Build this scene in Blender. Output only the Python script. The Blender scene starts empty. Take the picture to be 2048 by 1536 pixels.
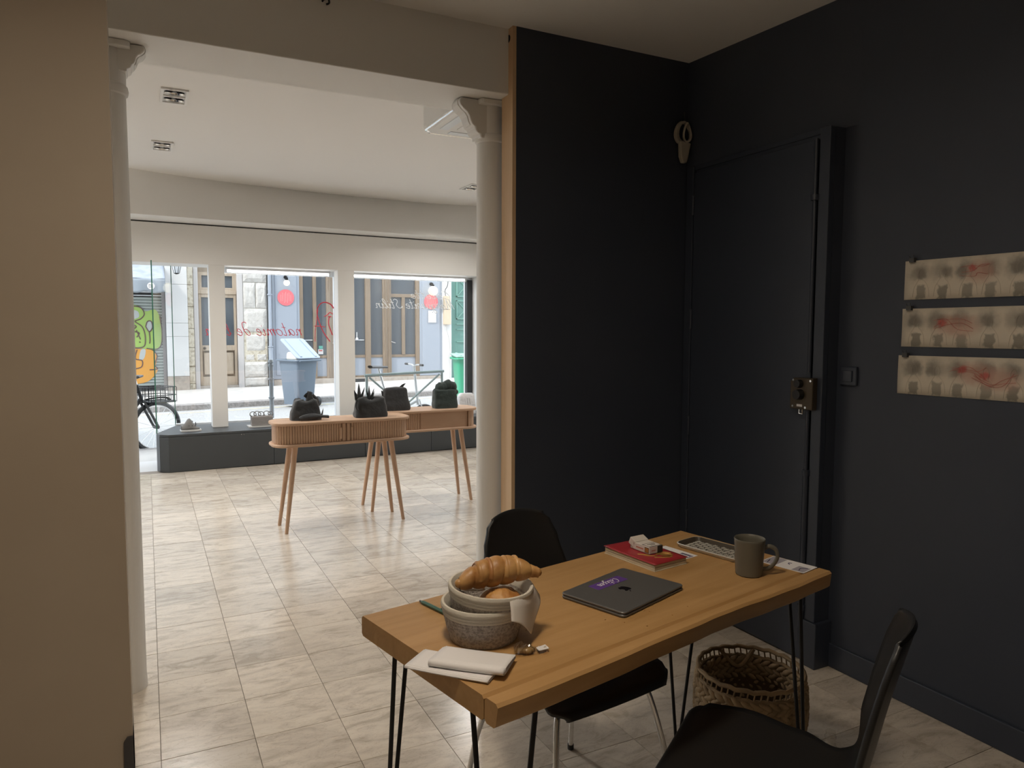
import bpy, bmesh, math, random
from mathutils import Vector, Matrix, noise
random.seed(7)
S = bpy.context.scene
COL = S.collection
PI = math.pi
sin, cos = math.sin, math.cos

# ---------------------------------------------------------------- camera
def set_camera():
    yaw, pitch, roll = math.radians(26.747), math.radians(4.245), math.radians(0.188)
    f = Vector((sin(yaw)*cos(pitch), cos(yaw)*cos(pitch), -sin(pitch)))
    r = Vector((cos(yaw), -sin(yaw), 0)); u = r.cross(f)
    r2 = cos(roll)*r + sin(roll)*u; u2 = -sin(roll)*r + cos(roll)*u
    cd = bpy.data.cameras.new('camera'); cam = bpy.data.objects.new('camera', cd); COL.objects.link(cam)
    m = Matrix((r2, u2, -f)).transposed().to_4x4(); m.translation = (-0.0027, -3.5123, 1.4448)
    cam.matrix_world = m
    cd.sensor_width = 36; cd.lens = 36*1450.26/2048; cd.clip_start = .02; cd.clip_end = 200
    S.camera = cam
set_camera()

# ---------------------------------------------------------------- sky, sun, exposure
SKY, SUN = 3.6, 3.0
W = bpy.data.worlds.new('sky'); S.world = W; W.use_nodes = True
bg = W.node_tree.nodes['Background']; bg.inputs[0].default_value = (.80, .90, 1, 1); bg.inputs[1].default_value = SKY
def lamp(name, kind, loc, energy, col=(1, 1, 1), size=.1, target=None, rot=None, spot=None, parent=None):
    d = bpy.data.lights.new(name, kind); d.energy = energy; d.color = col
    if kind == 'AREA': d.size = size
    elif kind == 'SUN': d.angle = math.radians(4)
    else: d.shadow_soft_size = size
    if spot: d.spot_size = math.radians(spot); d.spot_blend = .6
    o = bpy.data.objects.new(name, d); COL.objects.link(o); o.location = loc
    if target is not None: o.rotation_euler = (Vector(target)-Vector(loc)).to_track_quat('-Z', 'Y').to_euler()
    if parent: o.parent = parent
    return o
lamp('sun', 'SUN', (-8, 9, 14), SUN, (1, .95, .87), target=(4, 14.2, 0))
S.view_settings.view_transform = 'Standard'; S.view_settings.look = 'None'
S.view_settings.exposure = 0.0; S.view_settings.gamma = 1.0; S.view_settings.use_curve_mapping = False

# ---------------------------------------------------------------- helpers
class MB:
    def __init__(s, xf=None): s.v = []; s.f = []; s.xf = xf
    def add(s, vs, fs):
        n = len(s.v); s.v += [tuple(p) for p in vs]; s.f += [tuple(i+n for i in f) for f in fs]; return s
    def box(s, x0, x1, y0, y1, z0, z1):
        return s.add([(x0,y0,z0),(x1,y0,z0),(x1,y1,z0),(x0,y1,z0),(x0,y0,z1),(x1,y0,z1),(x1,y1,z1),(x0,y1,z1)],
                     [(3,2,1,0),(4,5,6,7),(0,1,5,4),(1,2,6,5),(2,3,7,6),(3,0,4,7)])
    def prism(s, poly, a, b, ax='z'):
        n = len(poly)
        g = {'z': lambda p, t: (p[0], p[1], t), 'y': lambda p, t: (p[0], t, p[1]), 'x': lambda p, t: (t, p[0], p[1])}[ax]
        return s.add([g(p, a) for p in poly]+[g(p, b) for p in poly],
                     [tuple(range(n))[::-1], tuple(range(n, 2*n))]+[(i, (i+1) % n, n+(i+1) % n, n+i) for i in range(n)])
    def tube(s, path, r, n=8, closed=False, flat=1.0):
        P = [Vector(p) for p in path]; m = len(P); vs = []
        R = r if isinstance(r, (list, tuple)) else [r]*m
        t0 = (P[1]-P[0]).normalized(); nrm = t0.orthogonal().normalized()
        for i, p in enumerate(P):
            if closed: t = (P[(i+1) % m]-P[i-1]).normalized()
            else: t = (P[min(i+1, m-1)]-P[max(i-1, 0)]).normalized()
            nrm = (nrm-t*nrm.dot(t))
            nrm = nrm.normalized() if nrm.length > 1e-6 else t.orthogonal().normalized()
            b = t.cross(nrm)
            vs += [p+(nrm*cos(2*PI*k/n)+b*sin(2*PI*k/n)*flat)*R[i] for k in range(n)]
        fs = [(i*n+k, i*n+(k+1) % n, ((i+1) % m)*n+(k+1) % n, ((i+1) % m)*n+k) for i in range(m if closed else m-1) for k in range(n)]
        if not closed: fs += [tuple(range(n))[::-1], tuple(range((m-1)*n, m*n))]
        return s.add(vs, fs)
    def cyl(s, a, b, r0, r1=None, n=16): return s.tube([a, b], [r0, r0 if r1 is None else r1], n)
    def lathe(s, prof, n=32, c=(0, 0, 0), cap=True):
        m = len(prof); vs = [(c[0]+r*cos(2*PI*k/n), c[1]+r*sin(2*PI*k/n), c[2]+z) for r, z in prof for k in range(n)]
        fs = [(i*n+k, i*n+(k+1) % n, (i+1)*n+(k+1) % n, (i+1)*n+k) for i in range(m-1) for k in range(n)]
        if cap: fs += [tuple(range(n))[::-1], tuple(range((m-1)*n, m*n))]
        return s.add(vs, fs)
    def grid(s, fn, nu, nv, cu=False):
        ru = nu if cu else nu+1
        vs = [fn(i/nu, j/nv) for j in range(nv+1) for i in range(ru)]
        fs = [(j*ru+i, j*ru+(i+1) % ru, (j+1)*ru+(i+1) % ru, (j+1)*ru+i) for j in range(nv) for i in range(nu)]
        return s.add(vs, fs)
    def ball(s, c, r, nu=16, nv=10):
        rx, ry, rz = r if isinstance(r, (list, tuple)) else (r, r, r)
        vs = [(c[0], c[1], c[2]-rz)]
        for j in range(1, nv):
            t = PI*j/nv
            vs += [(c[0]+rx*sin(t)*cos(2*PI*k/nu), c[1]+ry*sin(t)*sin(2*PI*k/nu), c[2]-rz*cos(t)) for k in range(nu)]
        vs.append((c[0], c[1], c[2]+rz)); L = len(vs)-1
        fs = [(0, 1+(k+1) % nu, 1+k) for k in range(nu)]
        fs += [(1+j*nu+k, 1+j*nu+(k+1) % nu, 1+(j+1)*nu+(k+1) % nu, 1+(j+1)*nu+k) for j in range(nv-2) for k in range(nu)]
        fs += [(1+(nv-2)*nu+k, 1+(nv-2)*nu+(k+1) % nu, L) for k in range(nu)]
        return s.add(vs, fs)
    def mesh(s, name, mat, smooth=False):
        me = bpy.data.meshes.new(name)
        vs = [s.xf(p) for p in s.v] if s.xf else s.v
        me.from_pydata(vs, [], s.f); me.update()
        if mat: me.materials.append(mat)
        bm = bmesh.new(); bm.from_mesh(me); bmesh.ops.recalc_face_normals(bm, faces=bm.faces); bm.to_mesh(me); bm.free()
        if smooth:
            me.shade_smooth()
            try: me.set_sharp_from_angle(angle=math.radians(40))
            except Exception: pass
        return me
    def build(s, name, mat, parent=None, smooth=False, bevel=0, solid=0, sub=0, seg=2):
        o = bpy.data.objects.new(name, s.mesh(name, mat, smooth)); COL.objects.link(o)
        if parent: o.parent = parent
        if solid: m = o.modifiers.new('thick', 'SOLIDIFY'); m.thickness = solid; m.offset = 0
        if bevel: m = o.modifiers.new('edge', 'BEVEL'); m.width = bevel; m.segments = seg; m.limit_method = 'ANGLE'
        if sub: m = o.modifiers.new('smooth', 'SUBSURF'); m.levels = sub; m.render_levels = sub
        return o
def tag(o, label=None, cat=None, group=None, kind=None):
    if label: o['label'] = label
    if cat: o['category'] = cat
    if group: o['group'] = group
    if kind: o['kind'] = kind
    return o
def thing(name, label, cat, loc=(0, 0, 0), rz=0, group=None, kind=None):
    o = bpy.data.objects.new(name, None); COL.objects.link(o); o.location = loc; o.rotation_euler = (0, 0, rz)
    o.empty_display_size = .1
    return tag(o, label, cat, group, kind)
def dup(o, parent=None):
    c = o.copy(); COL.objects.link(c); c.parent = parent
    for ch in list(o.children): dup(ch, c)
    return c
def inst(o, loc, rot=(0, 0, 0), scale=(1, 1, 1), parent=None):
    c = o.copy(); COL.objects.link(c); c.parent = parent if parent else o.parent
    c.location = loc; c.rotation_euler = rot; c.scale = scale; return c
def spline(pts, k=6, closed=False):
    P = [Vector(p) for p in pts]; n = len(P); out = []
    rng = range(n if closed else n-1)
    for i in rng:
        a, b, c, d = (P[(i-1) % n] if closed or i > 0 else P[0]), P[i], P[(i+1) % n], (P[(i+2) % n] if closed or i < n-2 else P[-1])
        for j in range(k):
            t = j/k
            out.append(.5*((2*b)+(c-a)*t+(2*a-5*b+4*c-d)*t*t+(3*b-a-3*c+d)*t**3))
    if not closed: out.append(P[-1])
    return out
def rrect(x0, x1, y0, y1, r, n=5):
    o = []
    for cx, cy, a in ((x1-r, y1-r, 0), (x0+r, y1-r, 90), (x0+r, y0+r, 180), (x1-r, y0+r, 270)):
        o += [(cx+r*cos(math.radians(a+90*k/n)), cy+r*sin(math.radians(a+90*k/n))) for k in range(n+1)]
    return o

# ---------------------------------------------------------------- materials
MATS = {}
def mat(name, col, rough=.5, metal=0, var=None, bump=None, spec=.5, emit=None, stretch=(1, 1, 1), rnd=0, sheen=0, coat=0):
    m = bpy.data.materials.new(name); m.use_nodes = True; nt = m.node_tree; N = nt.nodes; L = nt.links
    b = N['Principled BSDF']; b.inputs['Base Color'].default_value = (*col, 1); b.inputs['Roughness'].default_value = rough
    b.inputs['Metallic'].default_value = metal; b.inputs['Specular IOR Level'].default_value = spec
    if sheen: b.inputs['Sheen Weight'].default_value = sheen
    if coat: b.inputs['Coat Weight'].default_value = coat
    if emit: b.inputs['Emission Color'].default_value = (*emit[0], 1); b.inputs['Emission Strength'].default_value = emit[1]
    if var or bump:
        tc = N.new('ShaderNodeTexCoord'); mp = N.new('ShaderNodeMapping'); mp.inputs['Scale'].default_value = stretch
        src = tc.outputs['Object']
        if rnd:
            oi = N.new('ShaderNodeObjectInfo'); vm = N.new('ShaderNodeVectorMath'); vm.operation = 'MULTIPLY_ADD'
            cmb = N.new('ShaderNodeCombineXYZ')
            for k in range(3): L.new(oi.outputs['Random'], cmb.inputs[k])
            vm.inputs[1].default_value = (rnd, rnd*1.7, rnd*.6); L.new(cmb.outputs[0], vm.inputs[0]); L.new(src, vm.inputs[2]); src = vm.outputs[0]
        L.new(src, mp.inputs['Vector'])
    if var:   # (scale, colour2, low, high [, detail, distortion])
        nz = N.new('ShaderNodeTexNoise'); nz.inputs['Scale'].default_value = var[0]
        nz.inputs['Detail'].default_value = var[4] if len(var) > 4 else 5
        nz.inputs['Distortion'].default_value = var[5] if len(var) > 5 else 0
        L.new(mp.outputs[0], nz.inputs['Vector'])
        cr = N.new('ShaderNodeValToRGB'); cr.color_ramp.elements[0].position = var[2]; cr.color_ramp.elements[1].position = var[3]
        cr.color_ramp.elements[0].color = (*col, 1); cr.color_ramp.elements[1].color = (*var[1], 1)
        L.new(nz.outputs['Fac'], cr.inputs[0]); L.new(cr.outputs[0], b.inputs['Base Color'])
    if bump:  # (scale, strength, distance)
        nb = N.new('ShaderNodeTexNoise'); nb.inputs['Scale'].default_value = bump[0]; nb.inputs['Detail'].default_value = 4
        L.new(mp.outputs[0], nb.inputs['Vector'])
        bp = N.new('ShaderNodeBump'); bp.inputs['Strength'].default_value = bump[1]; bp.inputs['Distance'].default_value = bump[2] if len(bump) > 2 else .01
        L.new(nb.outputs['Fac'], bp.inputs['Height']); L.new(bp.outputs[0], b.inputs['Normal'])
    MATS[name] = m
    return m
def glass_mat(name, tint=(1, 1, 1), gloss=.06, rough=0.0):
    m = bpy.data.materials.new(name); m.use_nodes = True; nt = m.node_tree; N = nt.nodes; L = nt.links
    N.remove(N['Principled BSDF']); t = N.new('ShaderNodeBsdfTransparent'); t.inputs[0].default_value = (*tint, 1)
    g = N.new('ShaderNodeBsdfGlossy'); g.inputs['Roughness'].default_value = rough
    x = N.new('ShaderNodeMixShader'); x.inputs[0].default_value = gloss
    L.new(t.outputs[0], x.inputs[1]); L.new(g.outputs[0], x.inputs[2]); L.new(x.outputs[0], N['Material Output'].inputs[0])
    return m
def tile_mat():
    m = mat('floor_marble', (.60, .55, .49), .22, spec=.5); nt = m.node_tree; N = nt.nodes; L = nt.links; b = N['Principled BSDF']
    tc = N.new('ShaderNodeTexCoord'); oi = N.new('ShaderNodeObjectInfo'); geo = N.new('ShaderNodeNewGeometry')
    cmb = N.new('ShaderNodeCombineXYZ'); vm = N.new('ShaderNodeVectorMath'); vm.operation = 'MULTIPLY_ADD'
    for k in range(3): L.new(oi.outputs['Random'], cmb.inputs[k])
    vm.inputs[1].default_value = (37, 61, 13); L.new(cmb.outputs[0], vm.inputs[0]); L.new(tc.outputs['Object'], vm.inputs[2])
    mp = N.new('ShaderNodeMapping'); mp.inputs['Scale'].default_value = (1.0, 2.6, 1); mp.inputs['Rotation'].default_value = (0, 0, .35)
    L.new(vm.outputs[0], mp.inputs['Vector'])
    n1 = N.new('ShaderNodeTexNoise'); n1.inputs['Scale'].default_value = 5; n1.inputs['Detail'].default_value = 8; n1.inputs['Distortion'].default_value = 1.2; n1.inputs['Roughness'].default_value = .62
    L.new(mp.outputs[0], n1.inputs['Vector'])
    c1 = N.new('ShaderNodeValToRGB'); e = c1.color_ramp.elements
    e[0].position = .36; e[0].color = (.50, .435, .355, 1); e[1].position = .66; e[1].color = (.71, .64, .55, 1)
    k = e.new(.48); k.color = (.63, .56, .48, 1); k = e.new(.58); k.color = (.69, .615, .52, 1)
    L.new(n1.outputs['Fac'], c1.inputs[0])
    n2 = N.new('ShaderNodeTexNoise'); n2.inputs['Scale'].default_value = 9; n2.inputs['Detail'].default_value = 6; n2.inputs['Distortion'].default_value = 2.5
    L.new(mp.outputs[0], n2.inputs['Vector'])
    c2 = N.new('ShaderNodeValToRGB'); e = c2.color_ramp.elements
    e[0].position = .485; e[0].color = (1, 1, 1, 1); e[1].position = .515; e[1].color = (1, 1, 1, 1); k = e.new(.5); k.color = (.74, .69, .64, 1)
    L.new(n2.outputs['Fac'], c2.inputs[0])
    mx = N.new('ShaderNodeMix'); mx.data_type = 'RGBA'; mx.blend_type = 'MULTIPLY'; mx.inputs[0].default_value = .8
    L.new(c1.outputs[0], mx.inputs[6]); L.new(c2.outputs[0], mx.inputs[7])
    hs = N.new('ShaderNodeHueSaturation'); mr = N.new('ShaderNodeMapRange'); mr.inputs[3].default_value = .88; mr.inputs[4].default_value = 1.10
    L.new(oi.outputs['Random'], mr.inputs[0]); L.new(mr.outputs[0], hs.inputs['Value']); L.new(mx.outputs[2], hs.inputs['Color'])
    L.new(hs.outputs[0], b.inputs['Base Color'])
    return m
def wood(name, c1, c2, rough=.45, scale=3, stretch=(1, 9, 9), rnd=0, bump=.15):
    return mat(name, c1, rough, var=(scale, c2, .35, .68, 8, 1.0), stretch=stretch, rnd=rnd, bump=(scale*6, bump, .004))

M_white = mat('white_paint', (.77, .755, .725), .55, bump=(14, .05, .01))
M_ceil = mat('ceiling_paint', (.77, .745, .71), .7)
M_beige = mat('beige_plaster', (.42, .35, .27), .6, var=(1.6, (.38, .31, .235), .35, .7), bump=(9, .06, .01))
M_navy = mat('navy_wall_paint', (.036, .044, .064), .5, var=(2.5, (.042, .050, .070), .35, .7), bump=(60, .08, .004))
M_navy2 = mat('navy_gloss_paint', (.036, .044, .064), .38, bump=(25, .1, .004))
M_tile = tile_mat()
M_grout = mat('grout', (.27, .235, .20), .9)
M_rawwood = wood('raw_board', (.60, .40, .23), (.66, .46, .28), .55, 2, (6, 6, .6), bump=.05)
M_slate = mat('slate_grey_paint', (.046, .051, .055), .45)
M_glass = glass_mat('window_glass')
M_gedge = mat('glass_edge', (.05, .16, .12), .2)
M_chrome = mat('chrome', (.75, .75, .74), .16, 1)
M_black = mat('black_plastic', (.012, .012, .0125), .42)
M_blacksteel = mat('black_steel', (.015, .015, .016), .4, .6)
M_oak = wood('table_oak', (.40, .225, .082), (.47, .275, .112), .5, 2.2, (.9, 10, 10))
M_oakedge = wood('table_oak_edge', (.30, .155, .055), (.37, .20, .075), .6, 2.2, (.9, 10, 10))
M_console = wood('console_oak', (.55, .355, .235), (.60, .40, .27), .5, 2.2, (1, 10, 3))
M_paper = mat('white_paper', (.75, .73, .73), .7)

# ================================================================ THE SETTING
SH = .038
sh = lambda p: (p[0], p[1]+SH*p[0], p[2])          # the shop front runs slightly skew to the floor grid
def struct(name, mb, m, label, cat, parent=None, **k):
    o = mb.build(name, m, parent, **k)
    return tag(o, label, cat, kind='structure') if not parent else o

# floor: grout bed with one stone tile per grid cell
T = .30
floor = struct('floor', MB().box(-3.4, 4.2, -6.2, 4.66, -.2, -.003), M_grout, 'cream marble tile floor running through both rooms', 'floor')
tile0 = None; rest = MB()
for j in range(-21, 16):
    for i in range(-12, 14):
        x, y = i*T, j*T
        if y+T > 4.6 or (x > 2.5 and y < -.5): continue
        near = -1 <= i <= 8 and -8 <= j <= -2
        front = j >= -2 and -1 <= i <= 5.6+.43*(j+1)
        g = .00125
        if near or front:
            if tile0 is None:
                tile0 = MB().box(-T/2+g, T/2-g, -T/2+g, T/2-g, -.012, 0).build('tile', M_tile, floor); o = tile0
                o.location = (x+T/2, y+T/2, 0)
            else:
                o = inst(tile0, (x+T/2, y+T/2, random.uniform(-.0006, .0002)), rot=(0, 0, random.choice((0, PI))))
        else:
            rest.box(x+g, x+T-g, y+g, y+T-g, -.012, 0)
tag(rest.build('tile_field', M_tile, floor), kind='stuff')

# dark back room
struct('wall_partition', MB().box(1.53, 4.1, -.505, -.39, 0, 2.97), M_navy, 'navy painted partition wall beside the opening', 'wall')
t = struct('trim_1', MB().box(1.512, 1.5305, -.504, -.392, 0, 2.81), M_rawwood, 'raw pale board closing the end of the navy partition', 'trim')
M_hole = mat('dark_hole', (.01, .01, .01), .9)
MB().cyl((1.5115, -.462, 2.766), (1.52, -.462, 2.766), .017, n=20).build('cable_hole', M_hole, t)  # dark disc, the shade inside the hole is put into its colour
wr = MB().box(2.6, 2.8, -6.2, -1.40, 0, 2.9).box(2.535, 2.8, -1.40, -.40, 0, 2.28)
wr.prism([(2.512, -.40), (2.8, -.40), (2.8, -1.46), (2.6, -1.46)], 2.28, 2.9)
struct('wall_right', wr, M_navy, 'navy painted wall on the right carrying three drawings', 'wall')
struct('baseboard_right', MB().box(2.588, 2.601, -6.2, -1.412, 0, .105), M_navy2, 'navy skirting board along the right wall', 'baseboard', bevel=.004)
d1 = thing('door_1', 'flush navy door with a surface rod bolt, next to the partition', 'door', (0, 0, 0), kind='structure')
MB().box(2.520, 2.538, -1.332, -.566, .008, 2.243).build('leaf', M_navy2, d1, bevel=.003)
MB().box(2.508, 2.54, -1.402, -1.350, .2, 2.28).build('jamb', M_navy2, d1, bevel=.003)
MB().box(2.516, 2.54, -.562, -.512, 0, 2.28).build('jamb', M_navy2, d1, bevel=.003)
MB().box(2.527, 2.54, -1.350, -.512, 2.262, 2.285).build('head', M_navy2, d1, bevel=.002)
MB().box(2.500, 2.60, -1.418, -1.346, 0, .20).build('plinth_block', M_navy2, d1, bevel=.003)
for z in (2.08, 1.5, .95, .45):
    h = MB().cyl((2.517, -.565, z-.045), (2.517, -.565, z+.045), .007, n=10); h.ball((2.517, -.565, z+.05), .008, 8, 6)
    h.build('hinge', M_navy2, d1, smooth=True)
for z0, z1, r in ((1.27, 2.24, .008), (.82, 1.10, .008), (.10, .84, .0125)):
    MB().cyl((2.503, -1.338, z0), (2.503, -1.338, z1), r, n=10).build('bolt_rod', M_navy2, d1, smooth=True)
for z in (.84, 2.0, .25):
    MB().cyl((2.503, -1.338, z-.012), (2.503, -1.338, z+.012), .017, n=12).build('rod_guide', M_navy2, d1, smooth=True)

struct('ceiling_back', MB().box(-3.4, 2.8, -6.2, -.12, 2.81, 2.96), M_ceil, 'white ceiling of the dark back room', 'ceiling')
struct('ceiling_beam', MB().box(-3.4, 4.1, -.46, -.12, 2.52, 2.99), M_white, 'white boxed beam spanning the opening between the rooms', 'beam', bevel=.004)
wl = struct('wall_left', MB().box(-2.7, -.078, -1.0, -.88, 0, 2.81), M_beige, 'beige plaster wall end in the left foreground', 'wall')
bl = MB().prism([(-.006, 0), (.02, 0), (.02, .16), (.004, .16), (-.006, .145)], -1.012, -.868, 'y')
bl.v = [(-.098+p[0], p[1], p[2]) for p in bl.v]
struct('baseboard_left', bl, mat('dark_skirting', (.05, .048, .05), .5), 'short dark skirting piece at the corner of the beige wall', 'baseboard')
struct('wall_rear', MB().box(-3.4, 2.8, -6.4, -6.2, 0, 2.9), M_beige, 'beige wall behind the camera', 'wall')
struct('wall_side', MB().box(-3.6, -3.4, -6.4, 5.6, 0, 3.1), M_white, 'white side wall of the shop', 'wall')

# bright front room
struct('ceiling_front', MB().box(-3.6, 4.3, -.12, 5.6, 2.97, 3.12), M_ceil, 'white ceiling of the bright front room', 'ceiling')
struct('wall_front_right', MB().box(4.02, 4.3, -.40, 5.7, 0, 3.1), M_white, 'white right wall of the front room', 'wall')
xs = [-3.4, -2.2, -1.0, -.08, .54, 1.35, 2.14, 3.1, 3.7, 4.05]; yt = [3.75, 3.9, 4.12, 4.417, 4.62, 4.78, 4.87, 4.885, 4.80, 4.70]
tp = spline([(a, b, 0) for a, b in zip(xs, yt)], 5)
def bulk(u, v):
    p = tp[min(int(round(u*(len(tp)-1))), len(tp)-1)]; yb = 4.445+.066*p.x
    return (p.x, yb+(p.y-yb)*v, 2.55+.425*v)
b = MB().grid(bulk, len(tp)-1, 12); nb = len(tp)
b.add([(-3.4, 4.445-.066*3.4, 2.55), (4.05, 4.445+.066*4.05, 2.55), (4.05, 5.2, 2.55), (-3.4, 5.0, 2.55)], [(0, 1, 2, 3)])
struct('ceiling_bulkhead', b, M_white, 'white curved bulkhead dropping from the front room ceiling', 'bulkhead', smooth=True)
M_shade = mat('dark_gap', (.06, .06, .06), .8)
fs = struct('wall_fascia', MB(sh).box(-3.4, 4.02, 4.86, 5.30, 2.13, 2.536), M_white, 'white fascia wall above the shop window', 'wall', bevel=.003)
MB(sh).box(-3.4, 4.02, 4.875, 5.2, 2.536, 2.551).build('shadow_gap', M_shade, fs)  # solid dark strip, the gap's shade is put into its colour
for n, (x0, x1) in enumerate(((.612, .772), (1.998, 2.19))):
    struct('pillar', MB(sh).box(x0, x1, 4.862, 5.05, .385, 2.131), M_white, ['white square pillar nearer the entrance, standing on the grey platform', 'white square pillar in the middle of the shop window'][n], 'pillar', bevel=.004)
struct('wall_window_end', MB(sh).box(3.87, 4.03, 4.9, 5.5, 0, 2.131), M_white, 'white pilaster at the right end of the shop window', 'wall', bevel=.003)
M_frame = mat('window_frame_paint', (.72, .74, .76), .4)
M_dframe = mat('black_frame', (.03, .032, .034), .4)
w1 = thing('window_1', 'shop window pane with mirrored red script between the entrance and middle pillar', 'window', kind='structure')
MB(sh).box(.268, 2.06, 5.235, 5.247, .40, 2.13).build('pane', M_glass, w1)
MB(sh).box(.70, 2.09, 5.215, 5.265, 2.075, 2.131).build('head_rail', M_frame, w1, bevel=.004)
MB(sh).box(.26, 2.09, 5.215, 5.265, .385, .405).build('sill_rail', M_frame, w1, bevel=.003)
MB(sh).box(2.03, 2.09, 5.20, 5.27, .385, 2.131).build('mullion', M_frame, w1, bevel=.003)
w2 = thing('window_2', 'shop window pane with mirrored white script right of the middle pillar', 'window', kind='structure')
MB(sh).box(2.07, 3.80, 5.235, 5.247, .40, 2.10).build('pane', M_glass, w2)
MB(sh).box(2.09, 3.87, 5.215, 5.265, 2.075, 2.131).build('head_rail', M_frame, w2, bevel=.004)
MB(sh).box(2.09, 3.87, 5.215, 5.265, .385, .405).build('sill_rail', M_frame, w2, bevel=.003)
MB(sh).box(3.79, 3.865, 5.19, 5.27, .385, 2.10).build('end_jamb', M_dframe, w2, bevel=.003)
w3 = thing('window_3', 'angled glass side pane beside the street entrance', 'window', kind='structure')
MB().add([(.070, 4.64, .385), (.262, 5.243, .385), (.252, 5.246, .385), (.060, 4.643, .385), (.070, 4.64, 2.13), (.262, 5.243, 2.13), (.252, 5.246, 2.13), (.060, 4.643, 2.13)],
         [(3, 2, 1, 0), (4, 5, 6, 7), (0, 1, 5, 4), (1, 2, 6, 5), (2, 3, 7, 6), (3, 0, 4, 7)]).build('pane', M_glass, w3)
MB().box(.060, .071, 4.632, 4.642, .385, 2.13).build('glass_edge', M_gedge, w3)
MB().box(.255, .264, 5.243, 5.252, .385, 2.13).build('glass_edge', M_gedge, w3)
w4 = thing('window_4', 'shop window pane left of the entrance', 'window', kind='structure')  # bay out of view, put in to let more daylight into the room
MB(sh).box(-3.3, -1.15, 5.235, 5.247, .385, 2.13).build('pane', M_glass, w4)
MB(sh).box(-1.17, -1.1, 5.2, 5.28, 0, 2.13).build('jamb', M_frame, w4)
struct('wall_window_base', MB(sh).box(-3.4, -1.1, 5.1, 5.3, 0, .385), M_slate, 'low grey wall under the left shop window', 'wall')

# display platform with its separate front boards
pf = thing('display_platform', 'long low slate grey platform under the shop window', 'platform')
MB(sh).prism([(.172, 4.485), (.098, 4.548), (.07, 4.64), (.255, 5.20), (.255, 5.26), (3.86, 5.26), (3.86, 4.485)], 0, .362).build('carcass', M_slate, pf)
MB(sh).prism([(.168, 4.468), (.088, 4.538), (.06, 4.635), (.25, 5.20), (.25, 5.21), (3.869, 5.21), (3.869, 4.468)], .362, .385).build('top', M_slate, pf, bevel=.003)
for x0, x1 in ((.170, 1.186), (1.190, 2.19), (2.194, 3.0), (3.004, 3.86)):
    MB(sh).box(x0, x1, 4.470, 4.486, .004, .359).build('front_board', M_slate, pf, bevel=.002)
MB(sh).prism([(.169, 4.47), (.089, 4.54), (.097, 4.55), (.174, 4.482)], .004, .359).build('corner_board', M_slate, pf)
MB(sh).prism([(.087, 4.541), (.060, 4.632), (.070, 4.638), (.097, 4.548)], .004, .375).build('end_board', M_dframe, pf)
for x in (.86, .885):
    MB(sh).cyl((x, 4.4655, .345), (x, 4.471, .345), .004, n=10).build('catch', M_chrome, pf)

# ---------------------------------------------------------------- columns
def column(x, y, label, bs=1.0):
    c = thing('cast_iron_column', label, 'column', (x, y, 0), group='cast iron columns under the beam')
    r = .067
    MB().lathe([(r*1.03, 0), (r*1.03, .03), (r, .05), (r*.995, 1.2), (r*.97, 2.33), (r*1.08, 2.335), (r*1.12, 2.35), (r*1.08, 2.365), (r, 2.37), (r, 2.52)], 32).build('shaft', M_white, c, smooth=True)
    MB().prism(rrect(-.085, .085, -.085, .085, .02), 2.495, 2.519).build('abacus', M_white, c, bevel=.004)
    prof = [(.0, 2.518), (.172, 2.518), (.180, 2.503), (.176, 2.485), (.160, 2.468), (.142, 2.457), (.130, 2.440), (.124, 2.420), (.116, 2.402), (.100, 2.392), (.099, 2.378), (.088, 2.366), (.074, 2.362), (.073, 2.345), (.0, 2.345)]
    prof = [(a if a < .06 else .067+(a-.067)*bs, 2.518-(2.518-z)*bs) for a, z in prof]
    for s in (-1, 1):
        MB().prism([(s*a, z) for a, z in prof], -.052, .052, 'y').build('scroll_bracket', M_white, c, bevel=.006)
        MB().prism([(s*(a+.004 if a else 0), z) for a, z in prof[1:9]]+[(s*.06, 2.518-.118*bs), (s*.06, 2.51)], -.030, .030, 'y').build('bracket_rib', M_white, c, bevel=.003)
    return c
column(1.50, -.29, 'white cast iron column with scroll bracket beside the raw board')
column(-.108, -.29, 'white cast iron column half hidden behind the beige wall', .6)

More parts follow.
